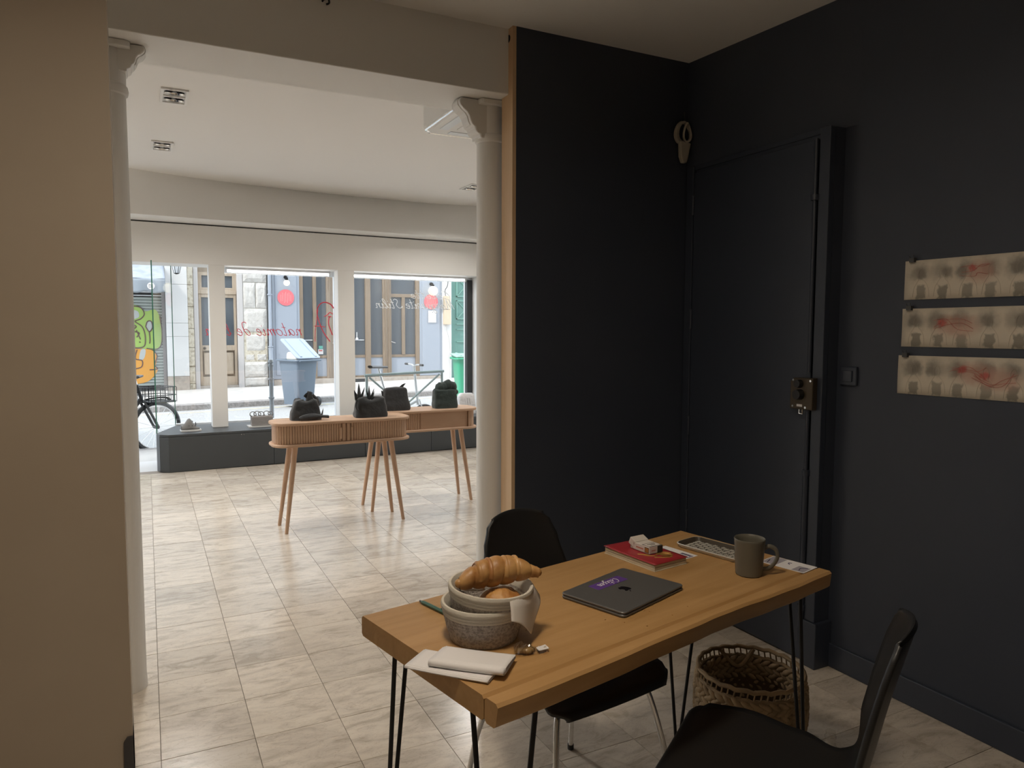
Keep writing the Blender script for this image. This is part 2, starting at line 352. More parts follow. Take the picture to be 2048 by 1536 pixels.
# ---------------------------------------------------------------- ceiling fixtures
M_refl = mat('lamp_reflector', (.88, .87, .85), .10, 1)
M_dark = mat('lamp_dark', (.06, .06, .06), .4)
M_bulb = mat('lamp_lens', (.9, .9, .9), .2, emit=((1, .93, .82), .6))
def downlight(x, y, label, energy):
    d = thing('ceiling_downlight', label, 'light', (x, y, 2.97), group='double downlights in the front room ceiling')
    f = MB(); w, l = .082, .158
    f.box(-w, -.066, -l, l, -.012, -.001).box(.066, w, -l, l, -.012, -.001).box(-.066, .066, -l, -.142, -.012, -.001).box(-.066, .066, .142, l, -.012, -.001).box(-.066, .066, -.010, .010, -.012, -.001)
    tag(f.build('frame', M_white, d), kind='stuff')
    MB().box(-.066, .066, -.142, .142, -.003, -.001).build('back_plate', M_frame, d)
    for s in (-1, 1): MB().lathe([(.058, -.0045), (.058, -.003)], 24, c=(0, s*.076, 0)).build('lamp_well', M_dark, d)
    for s in (-1, 1):
        g = MB().lathe([(.060, -.014), (.062, -.004), (.050, -.004), (.046, -.014), (.060, -.014)], 28, cap=False).build('ring', M_refl, d, smooth=True)
        g.location = (0, s*.076, -.002); g.rotation_euler = (.26, 0, 0)
        h = MB().lathe([(.045, -.012), (.030, -.005), (.014, -.0035)], 24, cap=False).build('reflector', M_refl if s < 0 else M_dark, d, smooth=True)
        h.location = g.location; h.rotation_euler = g.rotation_euler
        k = MB().lathe([(.016, -.008), (.016, -.004)], 16).build('lens', M_bulb, d); k.location = g.location; k.rotation_euler = g.rotation_euler
    lamp('downlight_light', 'SPOT', (0, 0, -.05), energy, (1, .96, .90), .05, rot=None, spot=150, parent=d)
    return d
DL = 74
downlight(.21, 1.84, 'double downlight nearest the beam, left of the ceiling', DL)
downlight(.165, 3.31, 'double downlight on the left close to the curved bulkhead', DL)
downlight(3.16, 3.72, 'double downlight peeking out beside the right column', DL)
for k, (x, y) in enumerate(((-1.8, 1.84), (-1.8, 3.31), (3.16, 1.6))):  # out-of-sight downlights added to brighten the front room
    downlight(x, y, ['double downlight in the out-of-sight left part, by the beam', 'double downlight in the out-of-sight left part, by the window', 'double downlight behind the navy partition'][k], DL)

ac = thing('air_conditioner', 'white ceiling cassette air conditioner with chrome edged panel', 'air conditioner', (2.14, .87, 2.97))
MB().prism(rrect(-.42, .42, -.42, .42, .05), -.165, -.001).build('housing', M_white, ac, bevel=.01, smooth=True)
MB().prism(rrect(-.40, .40, -.40, .40, .07), -.185, -.165).build('panel', M_white, ac, bevel=.008, smooth=True)
MB().tube([(a, b_, -.172) for a, b_ in rrect(-.412, .412, -.412, .412, .07, 6)], .011, 8, closed=True).build('edge_trim', M_refl, ac, smooth=True)
MB().prism(rrect(-.24, .24, -.24, .24, .02), -.192, -.184).build('intake_grille', M_white, ac, bevel=.003)
for k in range(4):
    o = MB().box(-.26, .26, .29, .35, -.189, -.184).build('air_flap', M_frame, ac, bevel=.002); o.rotation_euler = (0, 0, k*PI/2)
hk = thing('ceiling_hook', 'small dark screw hook left in the beam top', 'hook', (.674, -.46, 2.765))
MB().tube(spline([(0, 0, 0), (0, -.03, .002), (.012, -.045, -.004), (.02, -.03, -.014), (.012, -.018, -.016)], 5), .004, 6).build('hook', M_blacksteel, hk, smooth=True)
MB().tube([(-.015, -.012, .01), (0, -.014, 0), (.02, -.012, .012)], .0035, 6).build('twist', M_blacksteel, hk, smooth=True)

# window strip lamps
M_led = mat('led_tube', (1, 1, 1), .4, emit=((1, .98, .95), 6))
for n, (x0, x1) in enumerate(((.80, 1.97), (2.215, 3.74))):
    l = thing('strip_lamp', ['lit white tube lamp over the left shop window', 'lit white tube lamp over the right shop window'][n], 'lamp', group='tube lamps over the shop window')
    MB(sh).box(x0, x1, 5.10, 5.145, 2.106, 2.130).build('housing', M_frame, l, bevel=.003)
    MB(sh).cyl((x0+.02, 5.122, 2.090), (x1-.02, 5.122, 2.090), .011, n=12).build('tube', M_led, l, smooth=True)
    for x in (x0, x1-.02): MB(sh).box(x, x+.02, 5.102, 5.142, 2.072, 2.108).build('end_cap', M_frame, l, bevel=.003)

# unseen ceiling lamps, added to brighten the back room
def added_ceiling_lamp(x, y, e, label):
    p = thing('ceiling_lamp', label, 'lamp', (x, y, 2.81), group='round ceiling lamps of the back room')
    MB().lathe([(.19, 0), (.19, -.03), (.175, -.045)], 36).build('base', M_white, p, smooth=True)
    MB().lathe([(.17, -.045), (.165, -.075), (.10, -.095), (.001, -.10)], 36, cap=False).build('diffuser', mat('lamp_diffuser', (.9, .85, .75), .4, emit=((1, .85, .66), 2.0)), p, smooth=True)
    o = lamp('ceiling_light', 'AREA', (0, 0, -.105), e, (1, .86, .69), .34, parent=p); o.data.shape = 'DISK'; o.data.spread = math.radians(168)
BACK_FILL = 19
added_ceiling_lamp(.30, -2.45, BACK_FILL, 'round warm ceiling lamp above the table, out of the picture')
added_ceiling_lamp(-.6, -4.7, BACK_FILL*.35, 'round warm ceiling lamp at the rear of the back room')

# ---------------------------------------------------------------- things on the navy walls
M_cream = mat('drawing_paper', (.60, .53, .42), .75)
M_red = mat('red_pencil', (.52, .13, .11), .8); M_line = mat('pencil_line', (.42, .37, .30), .9)
def smudge_mat(name, blobs, paper=(.68, .61, .50)):
    m = mat(name, paper, .8); nt = m.node_tree; N = nt.nodes; L = nt.links; b = N['Principled BSDF']
    tc = N.new('ShaderNodeTexCoord'); nz = N.new('ShaderNodeTexNoise'); nz.inputs['Scale'].default_value = 45; nz.inputs['Detail'].default_value = 5
    L.new(tc.outputs['Object'], nz.inputs['Vector'])
    cur = None
    for cy, cz, ry, rz, amt, col, *sq in blobs:
        mp = N.new('ShaderNodeMapping'); mp.inputs['Location'].default_value = (0, -cy/ry, -cz/rz); mp.inputs['Scale'].default_value = (0, 1/ry, 1/rz)
        wv = N.new('ShaderNodeVectorMath'); wv.operation = 'MULTIPLY_ADD'; wv.inputs[1].default_value = (0, .03, .03); L.new(nz.outputs['Color'], wv.inputs[0]); L.new(tc.outputs['Object'], wv.inputs[2])
        L.new(wv.outputs[0], mp.inputs['Vector'])
        if sq:      # squarish patch
            ab = N.new('ShaderNodeVectorMath'); ab.operation = 'ABSOLUTE'; L.new(mp.outputs[0], ab.inputs[0])
            sx = N.new('ShaderNodeSeparateXYZ'); L.new(ab.outputs[0], sx.inputs[0]); ln = N.new('ShaderNodeMath'); ln.operation = 'MAXIMUM'; L.new(sx.outputs[1], ln.inputs[0]); L.new(sx.outputs[2], ln.inputs[1])
        else: ln = N.new('ShaderNodeVectorMath'); ln.operation = 'LENGTH'; L.new(mp.outputs[0], ln.inputs[0])
        mr = N.new('ShaderNodeMapRange'); mr.interpolation_type = 'SMOOTHSTEP'; mr.inputs[1].default_value = 1.1 if sq else 1.25; mr.inputs[2].default_value = .7 if sq else .35; mr.inputs[3].default_value = 0; mr.inputs[4].default_value = amt
        L.new(ln.outputs['Value'], mr.inputs[0])
        mx = N.new('ShaderNodeMix'); mx.data_type = 'RGBA'
        if cur: L.new(cur, mx.inputs[6])
        else: mx.inputs[6].default_value = (*paper, 1)
        mx.inputs[7].default_value = (*col, 1); L.new(mr.outputs[0], mx.inputs[0]); cur = mx.outputs[2]
    L.new(cur, b.inputs['Base Color']); return m
def stroke(mb, pts, x, w=.0012, n=4): mb.tube(spline([(x, a, b_) for a, b_ in pts], 4), w, n)
CH = (.17, .155, .135); PK = (.55, .33, .26)
def drawing(z0, z1, y0, y1, label, seed, redspec):
    d = thing('drawing_strip', label, 'drawing', (0, 0, 0), group='long drawings pinned to the navy wall')
    random.seed(seed); h = z1[0]-z0[0]; blobs = []
    for k in range(7):
        cy = y0-.055-.088*k+random.uniform(-.010, .006)+.015; zb = z0[0]+.015+(z0[1]-z0[0])*k/7
        blobs.append((cy+.004, zb+h*.68, .044, h*.29, random.uniform(.45, .75), CH)); blobs.append((cy+random.uniform(-.02, .02), zb+h*.66, .024, h*.18, .6, CH))
        blobs.append((cy, zb+h*.44, .024, h*.10, .7, (.70, .63, .52)))
        blobs.append((cy-.004, zb+h*.17, .019, h*.19, random.uniform(.6, .8), (.20, .185, .155), 1))
    for cy, fz_, s_ in redspec: blobs.append((cy-.05*s_, z0[0]+.015+h*fz_, .07*s_, h*.30, .7, PK)); blobs.append((cy-.01, z0[0]+.015+h*(fz_+.08), .016*s_, h*.10, .8, (.52, .10, .09)))
    M = smudge_mat('figure_drawing', blobs)
    def sheet(u, v):
        y = y0+(y1-y0)*u; z = z0[0]+(z0[1]-z0[0])*u+(z1[0]-z0[0]+(z1[1]-z0[1]-z1[0]+z0[0])*u)*v
        return (2.5955-.003*sin(u*9+seed)*sin(v*PI)*.5, y, z)
    MB().grid(sheet, 24, 4).build('sheet', M, d, smooth=True, solid=.0008)
    x = 2.5925
    for k in range(7):
        b0 = blobs[4*k+3]; cy, zb = b0[0]-.015, z0[0]
        ol = MB(); stroke(ol, [(cy+.030, zb+h*.06), (cy+.026, zb+h*.28), (cy+.016, zb+h*.42), (cy+.008, zb+h*.52), (cy+.010, zb+h*.68), (cy-.002, zb+h*.78), (cy-.012, zb+h*.66), (cy-.008, zb+h*.52), (cy-.02, zb+h*.42), (cy-.030, zb+h*.28), (cy-.034, zb+h*.06)], x+.0012, .0004); ol.build('figure_outline', M_line, d)
    for k, (cy, fz_, s_) in enumerate(redspec):
        rr = MB()
        for q in range(3):
            stroke(rr, [(cy+random.uniform(0, .02), z0[0]+h*(fz_+random.uniform(-.1, .15))) if j == 0 else (cy-.035*j*s_+random.uniform(-.01, .01), z0[0]+h*(fz_+random.uniform(-.2, .18))) for j in range(4)], x-.0004, .0006)
        tag(rr.build('red_stroke', M_red, d), kind='stuff')
    cl = MB().box(2.583, 2.599, y0-.03-.012, y0-.03+.008, z1[0]-.006, z1[0]+.010); cl.tube([(2.585, y0-.038, z1[0]+.008), (2.581, y0-.040, z1[0]+.02), (2.581, y0-.024, z1[0]+.02), (2.585, y0-.026, z1[0]+.008)], .0013, 5)
    cl.build('clip', M_dark, d)
drawing((1.565, 1.562), (1.711, 1.709), -1.692, -2.46, 'uppermost of the three long figure drawings on the navy wall', 3, [(-1.92, .62, .8)])
drawing((1.387, 1.388), (1.531, 1.532), -1.688, -2.46, 'middle one of the three long figure drawings on the navy wall', 5, [(-1.82, .55, 1.3)])
drawing((1.206, 1.213), (1.353, 1.359), -1.680, -2.46, 'lowest of the three long figure drawings, with the strongest red marks', 8, [(-1.90, .62, 1.1), (-1.98, .5, 1.2)])

sw = thing('light_switch', 'square black rocker light switch between the door and the drawings', 'switch', (2.6, -1.463, 1.26))
MB().box(-.014, -.001, -.040, .040, -.039, .039).build('plate', M_navy2, sw, bevel=.004)
MB().box(-.020, -.013, -.022, .022, -.024, .024).build('rocker', M_navy2, sw, bevel=.003)
M_brass = mat('dull_brass', (.085, .066, .045), .45, .6)
lk = thing('rim_lock', 'dull brass surface lock with two knobs on the navy door', 'lock', (2.508, -1.325, 1.18))
MB().prism([(.062, -.067), (.062, .050), (.045, .066), (-.055, .068), (-.055, -.068), (.045, -.068)], -.030, 0, 'x').build('case', M_brass, lk, bevel=.003)
MB().cyl((-.030, .010, .042), (-.052, .010, .042), .018, .016, 20).build('knob', M_black, lk, smooth=True)
MB().cyl((-.030, .008, -.004), (-.056, .008, -.004), .023, .020, 24).build('knob', M_black, lk, smooth=True)
MB().box(-.0315, -.029, -.004, .024, -.056, -.046).build('maker_plate', M_paper, lk)
for y_, z_ in ((.045, .056), (-.045, .056), (.045, -.056), (-.022, -.058)):
    MB().cyl((-.0295, y_, z_), (-.033, y_, z_), .005, n=10).build('screw', M_chrome, lk)
MB().tube([(-.02, .018, -.068), (-.02, .018, -.086), (-.02, .002, -.086), (-.02, .002, -.068)], .004, 6).build('keeper', M_chrome, lk)
M_cable = mat('cream_cable', (.40, .36, .29), .5)
cb = thing('cable_coil', 'coiled cream cable hanging high in the navy corner', 'cable', (2.476, -.515, 2.45))
def ring(cx, cz, rx, rz, y, ph=0): return [(cx+rx*cos(2*PI*k/24+ph), y+.006*sin(2*PI*k/24*2), cz+rz*sin(2*PI*k/24+ph)) for k in range(24)]
for cx, cz, rx, rz, y in ((0, 0, .048, .055, -.004), (.006, .004, .042, .050, -.014), (-.008, -.004, .046, .05, -.022), (.012, .0, .022, .046, -.028)):
    MB().tube(ring(cx, cz, rx, rz, y), .006, 6, closed=True).build('cable_loop', M_cable, cb, smooth=True)
MB().prism([(-.03, -.045), (.038, -.05), (.02, -.13), (.012, -.152), (-.012, -.152), (-.026, -.12)], -.03, -.004, 'y').build('wrap', M_cable, cb, bevel=.006)
MB().tube([(.012, 0, .045), (.02, .004, .08), (.018, .008, .11)], .002, 5).build('wire', M_dark, cb)

# ================================================================ THE STREET
SL = .015
up = lambda p: (p[0], p[1]+SH*p[0], p[2]+SL*(p[0]-.5))
M_pave = mat('pavement', (.50, .48, .455), .85, var=(2.5, (.42, .40, .385), .4, .7), bump=(40, .2, .01))
M_road = mat('asphalt', (.30, .30, .30), .9, var=(60, (.44, .44, .43), .4, .65, 2), bump=(90, .3, .01))
M_kerb = mat('kerb_granite', (.33, .31, .30), .8, var=(25, (.22, .21, .2), .4, .65))
M_yellow = mat('road_paint', (.62, .56, .36), .8, var=(12, (.42, .41, .38), .45, .62))
struct('pavement_near', MB(up).box(-14, 14, 5.30, 6.28, -.4, -.015), M_pave, 'pale pavement right outside the shop', 'pavement')
struct('threshold', MB(sh).box(-1.1, .24, 4.63, 5.32, -.2, -.004), mat('threshold_stone', (.55, .54, .53), .6), 'pale stone threshold at the street entrance', 'threshold')
struct('kerb_near', MB(up).box(-14, 14, 6.28, 6.46, -.4, -.018), M_kerb, 'grey granite kerb on the near side of the street', 'kerb', bevel=.015)
struct('road', MB(up).box(-14, 14, 6.46, 11.75, -.4, -.13), M_road, 'worn grey asphalt road', 'road')
rl = struct('road_line', MB(up).box(-14, 14, 11.28, 11.40, -.131, -.126), M_yellow, 'worn yellow no-parking line along the far kerb', 'road marking')
struct('kerb_far', MB(up).box(-14, 14, 11.75, 11.95, -.4, -.02), M_kerb, 'grey granite kerb on the far side of the street', 'kerb', bevel=.015)
struct('pavement_far', MB(up).box(-14, 14, 11.95, 17, -.4, -.016), M_pave, 'sunlit pavement across the street', 'pavement')
struct('wall_own_building', MB().box(-14, -3.6, 5.0, 5.6, -.3, 9).box(4.3, 14, 5.2, 5.9, -.3, 9).box(-3.6, 4.3, -6.4, 5.3, 3.12, 9), M_pave, 'street front and upper floors of the shop building', 'wall')

M_stoneA = mat('limestone', (.58, .56, .525), .85, var=(11, (.48, .455, .42), .42, .70, 8), bump=(35, .5, .02), rnd=20)
M_stoneW = mat('pale_stone', (.66, .655, .64), .8, var=(1.5, (.60, .595, .585), .4, .7))
M_stoneY = mat('rough_yellow_stone', (.58, .53, .43), .9, var=(14, (.36, .31, .23), .45, .68, 6), bump=(30, .6, .02))
M_brownst = mat('brown_plinth', (.40, .35, .30), .85, var=(9, (.32, .28, .24), .4, .7))
M_doorwood = wood('weathered_door_wood', (.46, .375, .285), (.38, .30, .22), .7, 3, (8, 8, 1))
M_framewood = wood('shopfront_wood', (.25, .19, .135), (.20, .15, .105), .6, 3, (8, 8, 1))
M_greymould = mat('grey_moulding', (.50, .475, .46), .7)
M_greyblue = mat('grey_blue_paint', (.32, .355, .41), .55)
M_darkpane = mat('dark_shop_glass', (.10, .115, .13), .12, spec=.5)
M_pipe = mat('pipe_paint', (.33, .37, .43), .5)
Y = 15.6
fz = -.3
struct('wall_far_building', MB().box(-6, 12, Y+.36, Y+.8, fz, 9).box(-6, 12, Y+.02, Y+.36, 3.12, 9), M_stoneW, 'upper wall of the pale house across the street', 'wall')
sf = thing('stone_pilaster', 'pale smooth stone pilaster with a rough edge beside the street door', 'pilaster')
for z0, z1, m in ((fz, .32, M_brownst), (.325, 1.265, M_stoneW), (1.27, 1.585, M_stoneW), (1.59, 2.5, M_stoneW), (2.505, 3.1, M_stoneW)):
    MB().box(.43, .905, Y-.14, Y+.35, z0, z1).build('pilaster_block', m, sf, bevel=.006)
for z0, z1 in ((fz, .12), (.125, .55), (.555, 1.0), (1.005, 1.45), (1.455, 1.98), (1.985, 2.5), (2.505, 3.1)):
    MB().box(.91, 1.035, Y-.04+random.uniform(-.02, .02), Y+.35, z0, z1).build('jamb_block', M_stoneY, sf, bevel=.012)
sf = thing('stone_pier', 'weathered limestone block pier between the street door and the rain pipe', 'pier')
random.seed(4)
zz = (fz, .02, .25, .64, .85, 1.38, 1.97, 2.61, 3.1)
for k in range(len(zz)-1):
    cut = [2.17, 2.73] if k % 3 else [2.17, 2.17+random.uniform(.22, .36), 2.73]
    for a, b_ in zip(cut, cut[1:]):
        mb = MB(); dy = random.uniform(-.03, .02)
        nx, nz = 6, 5
        def fr(u, v, a=a, b_=b_, z0=zz[k], z1=zz[k+1], dy=dy):
            e = min(u, 1-u, v, 1-v)
            return (a+.006+(b_-a-.012)*u, Y+dy+(.03 if e < .01 else 0)+.012*noise.noise((u*4+a*9, v*4+z0*7, 1)), z0+.006+(z1-z0-.012)*v)
        mb.grid(fr, nx, nz).build('stone_block', M_stoneA, sf)
MB().box(2.17, 2.73, Y+.022, Y+.35, fz, 3.1).build('mortar', M_stoneY, sf)
struct('wall_far_end', MB().box(8.5, 12, Y-.05, Y+.35, fz, 3.1), M_stoneW, 'pale wall right of the green door', 'wall')
sf = thing('white_pier', 'white stone pier carrying the wooden meter box', 'pier')
MB().box(7.43, 7.70, Y-.03, Y+.35, fz, 3.1).build('pier_shaft', mat('white_stone', (.72, .72, .71), .8, var=(4, (.62, .61, .60), .4, .7)), sf, bevel=.006)

# shuttered shop with graffiti
ss = thing('shuttered_shop', 'shop with rolled-down graffiti shutter and grey awning across the street', 'shop')
M_shut = mat('shutter_metal', (.36, .40, .38), .5)
s0 = None
for k in range(30):
    z = .10+k*.07
    if s0 is None: s0 = MB().prism([(0, 0), (-.018, .012), (-.018, .052), (0, .064)], -1.6, .35, 'x').build('shutter_slat', M_shut, ss); s0.location = (0, Y+.12, z)
    else: inst(s0, (0, Y+.12, z))
MB().box(-3, .43, Y+.14, Y+.34, fz, 3.0).build('back_wall', M_dark, ss)
MB().box(.35, .42, Y-.02, Y+.34, fz, 2.45).build('side_frame', mat('shop_frame', (.25, .23, .22), .6), ss)
for z in (2.22, 2.30): MB().box(-1.6, .35, Y+.06, Y+.10, z, z+.02).build('header_bar', M_frame, ss)
M_awn = mat('awning_cloth', (.32, .35, .40), .8, var=(5, (.25, .28, .33), .4, .65)); M_awn2 = mat('awning_valance', (.24, .27, .30), .8)
def awn(u, v): return (-3+3.42*u, Y+.05-1.0*v, 2.98-.42*v-.05*sin(v*PI)+.012*sin(u*40)*v)
MB().grid(awn, 60, 8).build('awning', M_awn, ss, smooth=True, solid=.01)
def val(u, v): return (-3+3.42*u, Y-.955-.02*sin(u*55)*v, 2.56-.30*v-.02*sin(u*55)*v)
MB().grid(val, 90, 6).build('valance', M_awn2, ss, smooth=True, solid=.008)
wd = MB().lathe([(.0, 0), (.075, 0), (.075, .004), (.0, .004)], 28, cap=False); o = wd.build('valance_logo', M_paper, ss); o.location = (.13, Y-.99, 2.40); o.rotation_euler = (PI/2, 0, 0)
for k in (-1, 1):
    q = MB().tube([(.13-.05, Y-.998, 2.40+k*.018), (.13-.02, Y-.998, 2.40+k*.026), (.13+.02, Y-.998, 2.40+k*.016), (.13+.05, Y-.998, 2.40+k*.024)], .006, 5).build('logo_mark', M_dark, ss)
G = {'green': mat('graffiti_green', (.34, .50, .13), .6), 'orange': mat('graffiti_orange', (.68, .33, .07), .6), 'grey': mat('graffiti_grey', (.45, .48, .47), .6), 'line': mat('graffiti_brown', (.14, .09, .085), .6)}
def gpoly(pts, m, dy): MB().prism([(a, b_) for a, b_, _ in [(p.x, p.y, 0) for p in spline([(a, b_, 0) for a, b_ in pts], 4, True)]], Y+.094-dy, Y+.100-dy, 'y').build('graffiti_fill', m, ss)
gpoly([(-.9, 2.0), (-.2, 2.0), (.0, 1.86), (.22, 1.9), (.33, 1.6), (.34, 1.2), (.24, .96), (-.05, .98), (-.25, 1.02), (-.9, 1.05)], G['green'], 0)
gpoly([(-.9, .99), (-.2, .98), (.1, .95), (.22, .8), (.18, .55), (.22, .45), (.0, .2), (-.4, .15), (-.9, .2)], G['orange'], .001)
gpoly([(-.12, .95), (-.02, .95), (-.06, .75), (-.16, .72)], G['grey'], .003)
gpoly([(.02, 1.62), (.12, 1.62), (.14, 1.48), (.07, 1.38), (.0, 1.48)], G['grey'], .003)
gpoly([(-.32, 1.88), (-.16, 1.86), (-.14, 1.72), (-.3, 1.68)], G['grey'], .003)
for pts in ([(-.3, 1.98), (-.1, 1.95), (-.02, 1.8), (-.1, 1.68), (-.22, 1.62), (-.08, 1.5), (-.02, 1.3), (-.04, 1.05), (-.2, 1.0), (-.3, 1.02)],
            [(.07, 1.4), (.08, 1.2), (.07, 1.1)], [(.0, 1.5), (.04, 1.62), (.12, 1.62), (.14, 1.48), (.07, 1.38), (.0, 1.5)],
            [(.3, 1.75), (.34, 1.4), (.32, 1.1), (.22, .97), (.0, .99)], [(-.2, .96), (-.24, .75), (-.1, .7), (-.12, .55), (-.3, .5)], [(.15, .93), (.22, .8), (.16, .6), (.22, .5), (.05, .48)],
            [(-.3, 1.55), (-.2, 1.5), (-.28, 1.4), (-.14, 1.35), (-.2, 1.25)], [(-.2, 1.42), (-.12, 1.2)], [(-.14, 1.15), (-.13, 1.12)], [(-.42, 1.6), (-.36, 1.2), (-.28, 1.02)]):
    MB().tube(spline([(a, Y+.090, b_) for a, b_ in pts], 5), .013, 5).build('graffiti_line', G['line'], ss)

# street door
sd = thing('street_door', 'weathered wooden double door with glazed panels across the street', 'door')
MB().box(1.04, 1.15, Y+.0, Y+.3, fz, 3.1).build('moulding', M_greymould, sd, bevel=.02)
MB().box(2.03, 2.17, Y+.0, Y+.3, fz, 3.1).build('moulding', M_greymould, sd, bevel=.02)
MB().box(1.15, 2.03, Y+.10, Y+.2, 2.30, 2.40).build('transom_bar', M_doorwood, sd, bevel=.01)
MB().box(1.15, 2.03, Y+.22, Y+.25, fz, 3.1).build('backing', M_doorwood, sd)
MB().box(1.15, 2.03, Y+.02, Y+.3, fz, .06).build('step', M_brownst, sd)
def leaf(x0, x1):
    e = .06
    MB().box(x0, x0+e, Y+.12, Y+.2, .06, 2.30).build('stile', M_doorwood, sd, bevel=.006); MB().box(x1-e, x1, Y+.12, Y+.2, .06, 2.30).build('stile', M_doorwood, sd, bevel=.006)
    for z0, z1 in ((.06, .28), (.92, 1.05), (2.22, 2.30)): MB().box(x0+e, x1-e, Y+.125, Y+.195, z0, z1).build('rail', M_doorwood, sd, bevel=.004)
    MB().box(x0+e, x1-e, Y+.16, Y+.18, 1.05, 2.22).build('pane', M_darkpane, sd)
    MB().box(x0+e+.03, x1-e-.03, Y+.14, Y+.19, .33, .87).build('panel', M_doorwood, sd, bevel=.015)
leaf(1.16, 1.588); leaf(1.592, 2.02)
MB().box(1.24, 1.94, Y+.16, Y+.18, 2.46, 2.75).build('pane', M_darkpane, sd)
for a, b_, c, d in ((1.15, 1.24, 2.40, 2.83), (1.94, 2.03, 2.40, 2.83), (1.24, 1.94, 2.40, 2.46), (1.24, 1.94, 2.75, 2.83)): MB().box(a, b_, Y+.12, Y+.2, c, d).build('transom_frame', M_doorwood, sd, bevel=.004)
MB().ball((1.27, Y+.09, .98), .035, 12, 8).build('door_knob', M_brass, sd, smooth=True)
ln = thing('street_lantern', 'grey hanging lantern on the pale pilaster', 'lantern', (.68, Y-.35, 2.72))
MB().lathe([(.02, 0), (.06, .02), (.06, .03)], 6).build('base', M_blacksteel, ln); MB().lathe([(.055, .03), (.11, .26)], 6).build('glass_body', mat('lantern_glass', (.55, .58, .6), .2), ln)
for k in range(6):
    a = 2*PI*k/6; MB().cyl((.057*cos(a), .057*sin(a), .03), (.112*cos(a), .112*sin(a), .26), .006, n=6).build('bar', M_blacksteel, ln)
MB().lathe([(.12, .26), (.03, .34)], 6).build('cap', M_blacksteel, ln); MB().cyl((0, 0, .3), (0, .214, .33), .01, n=6).build('bracket', M_blacksteel, ln)
dp = thing('downpipe', 'grey blue rain pipe between the stone wall and the shopfront', 'pipe', (2.795, Y-.06, 0))
MB().cyl((0, 0, .45), (0, 0, 3.1), .042, n=14).build('pipe', M_pipe, dp, smooth=True); MB().cyl((0, 0, fz), (0, 0, .95), .055, n=14).build('cast_foot', M_pipe, dp, smooth=True)
for z in (.95, 1.0, 2.3): MB().cyl((0, 0, z), (0, 0, z+.03), .06, n=14).build('collar', M_pipe, dp, smooth=True)

# grey shopfront with timber windows
sp = thing('grey_shopfront', 'grey blue shopfront with tall timber framed windows across the street', 'shop')
def raised(x0, x1, z0, z1, m=M_greyblue):
    MB().box(x0, x1, Y+.0, Y+.3, z0, z1).build('panel', m, sp, bevel=.004)
    MB().box(x0+.07, x1-.07, Y-.022, Y+.02, z0+.1, z1-.1).build('raised_field', m, sp, bevel=.012)
raised(2.86, 3.53, .18, 3.1); raised(6.765, 7.43, .18, 3.1)
for x0, x1 in ((2.86, 3.7), (3.702, 4.6), (4.602, 5.5), (5.502, 6.4), (6.402, 7.43)): MB().box(x0, x1, Y-.03, Y+.3, fz, .17).build('plinth_stone', M_brownst, sp, bevel=.006)
MB().box(4.62, 5.2, Y-.034, Y-.028, .02, .14).build('vent_grille', M_dframe, sp)
for x0, x1 in ((3.53, 3.625), (3.875, 3.96), (4.22, 4.49), (4.80, 4.90), (5.25, 5.39), (5.73, 5.96), (6.66, 6.765)): MB().box(x0, x1, Y+.0, Y+.16, .17, 3.1).build('post', M_framewood, sp, bevel=.012)
for x in (4.30, 4.41, 5.80, 5.89): MB().box(x-.012, x+.012, Y-.02, Y+.01, .2, 3.05).build('bead', M_framewood, sp, bevel=.005)
gaps = ((3.625, 3.875), (3.96, 4.22), (4.49, 4.80), (4.90, 5.25), (5.39, 5.73), (5.96, 6.66))
for a, b_ in gaps:
    MB().box(a, b_, Y+.06, Y+.13, .70, .77).build('sill', M_framewood, sp, bevel=.006)
    MB().box(a, b_, Y+.06, Y+.13, .17, .22).build('bottom_rail', M_framewood, sp, bevel=.006)
    MB().box(a, b_, Y+.08, Y+.12, .22, .70).build('apron_panel', M_greyblue, sp, bevel=.004)
    MB().box(a, b_, Y+.09, Y+.10, .77, 3.1).build('pane', M_darkpane, sp)
MB().box(5.96, 6.66, Y+.04, Y+.13, 2.33, 2.42).build('transom_bar', M_framewood, sp, bevel=.006)
MB().box(6.27, 6.36, Y+.04, Y+.13, .77, 2.33).build('mullion', M_framewood, sp, bevel=.006)
for x in (4.47, 5.95): MB().tube([(x-.02, Y+.0, 1.13), (x-.02, Y-.05, 1.13), (x+(.1 if x > 5 else -.12), Y-.05, 1.09)], .013, 6).build('handle', M_chrome, sp, smooth=True)
MB().box(4.0, 4.13, Y+.082, Y+.089, .80, .93).build('sticker', M_paper, sp); MB().box(4.02, 4.12, Y+.08, Y+.089, .94, 1.02).build('sticker', mat('teal_sticker', (.15, .45, .38), .5), sp); MB().box(4.02, 4.11, Y+.079, Y+.082, .88, .91).build('sticker_print', M_red, sp)
MB().box(3.65, 3.86, Y+.07, Y+.088, 1.16, 1.18).build('shelf', M_frame, sp); MB().box(4.92, 5.22, Y+.07, Y+.088, 1.16, 1.18).build('shelf', M_frame, sp)
MB().lathe([(.04, 0), (.035, .04), (.012, .06), (.010, .2)], 12, c=(5.02, Y+.055, 1.18)).build('candlestick', M_frame, sp)
M_rdisc = mat('red_disc', (.72, .16, .18), .6); M_bulbg = mat('globe_bulb', (1, .9, .7), .3, emit=((1, .82, .5), 1.3))
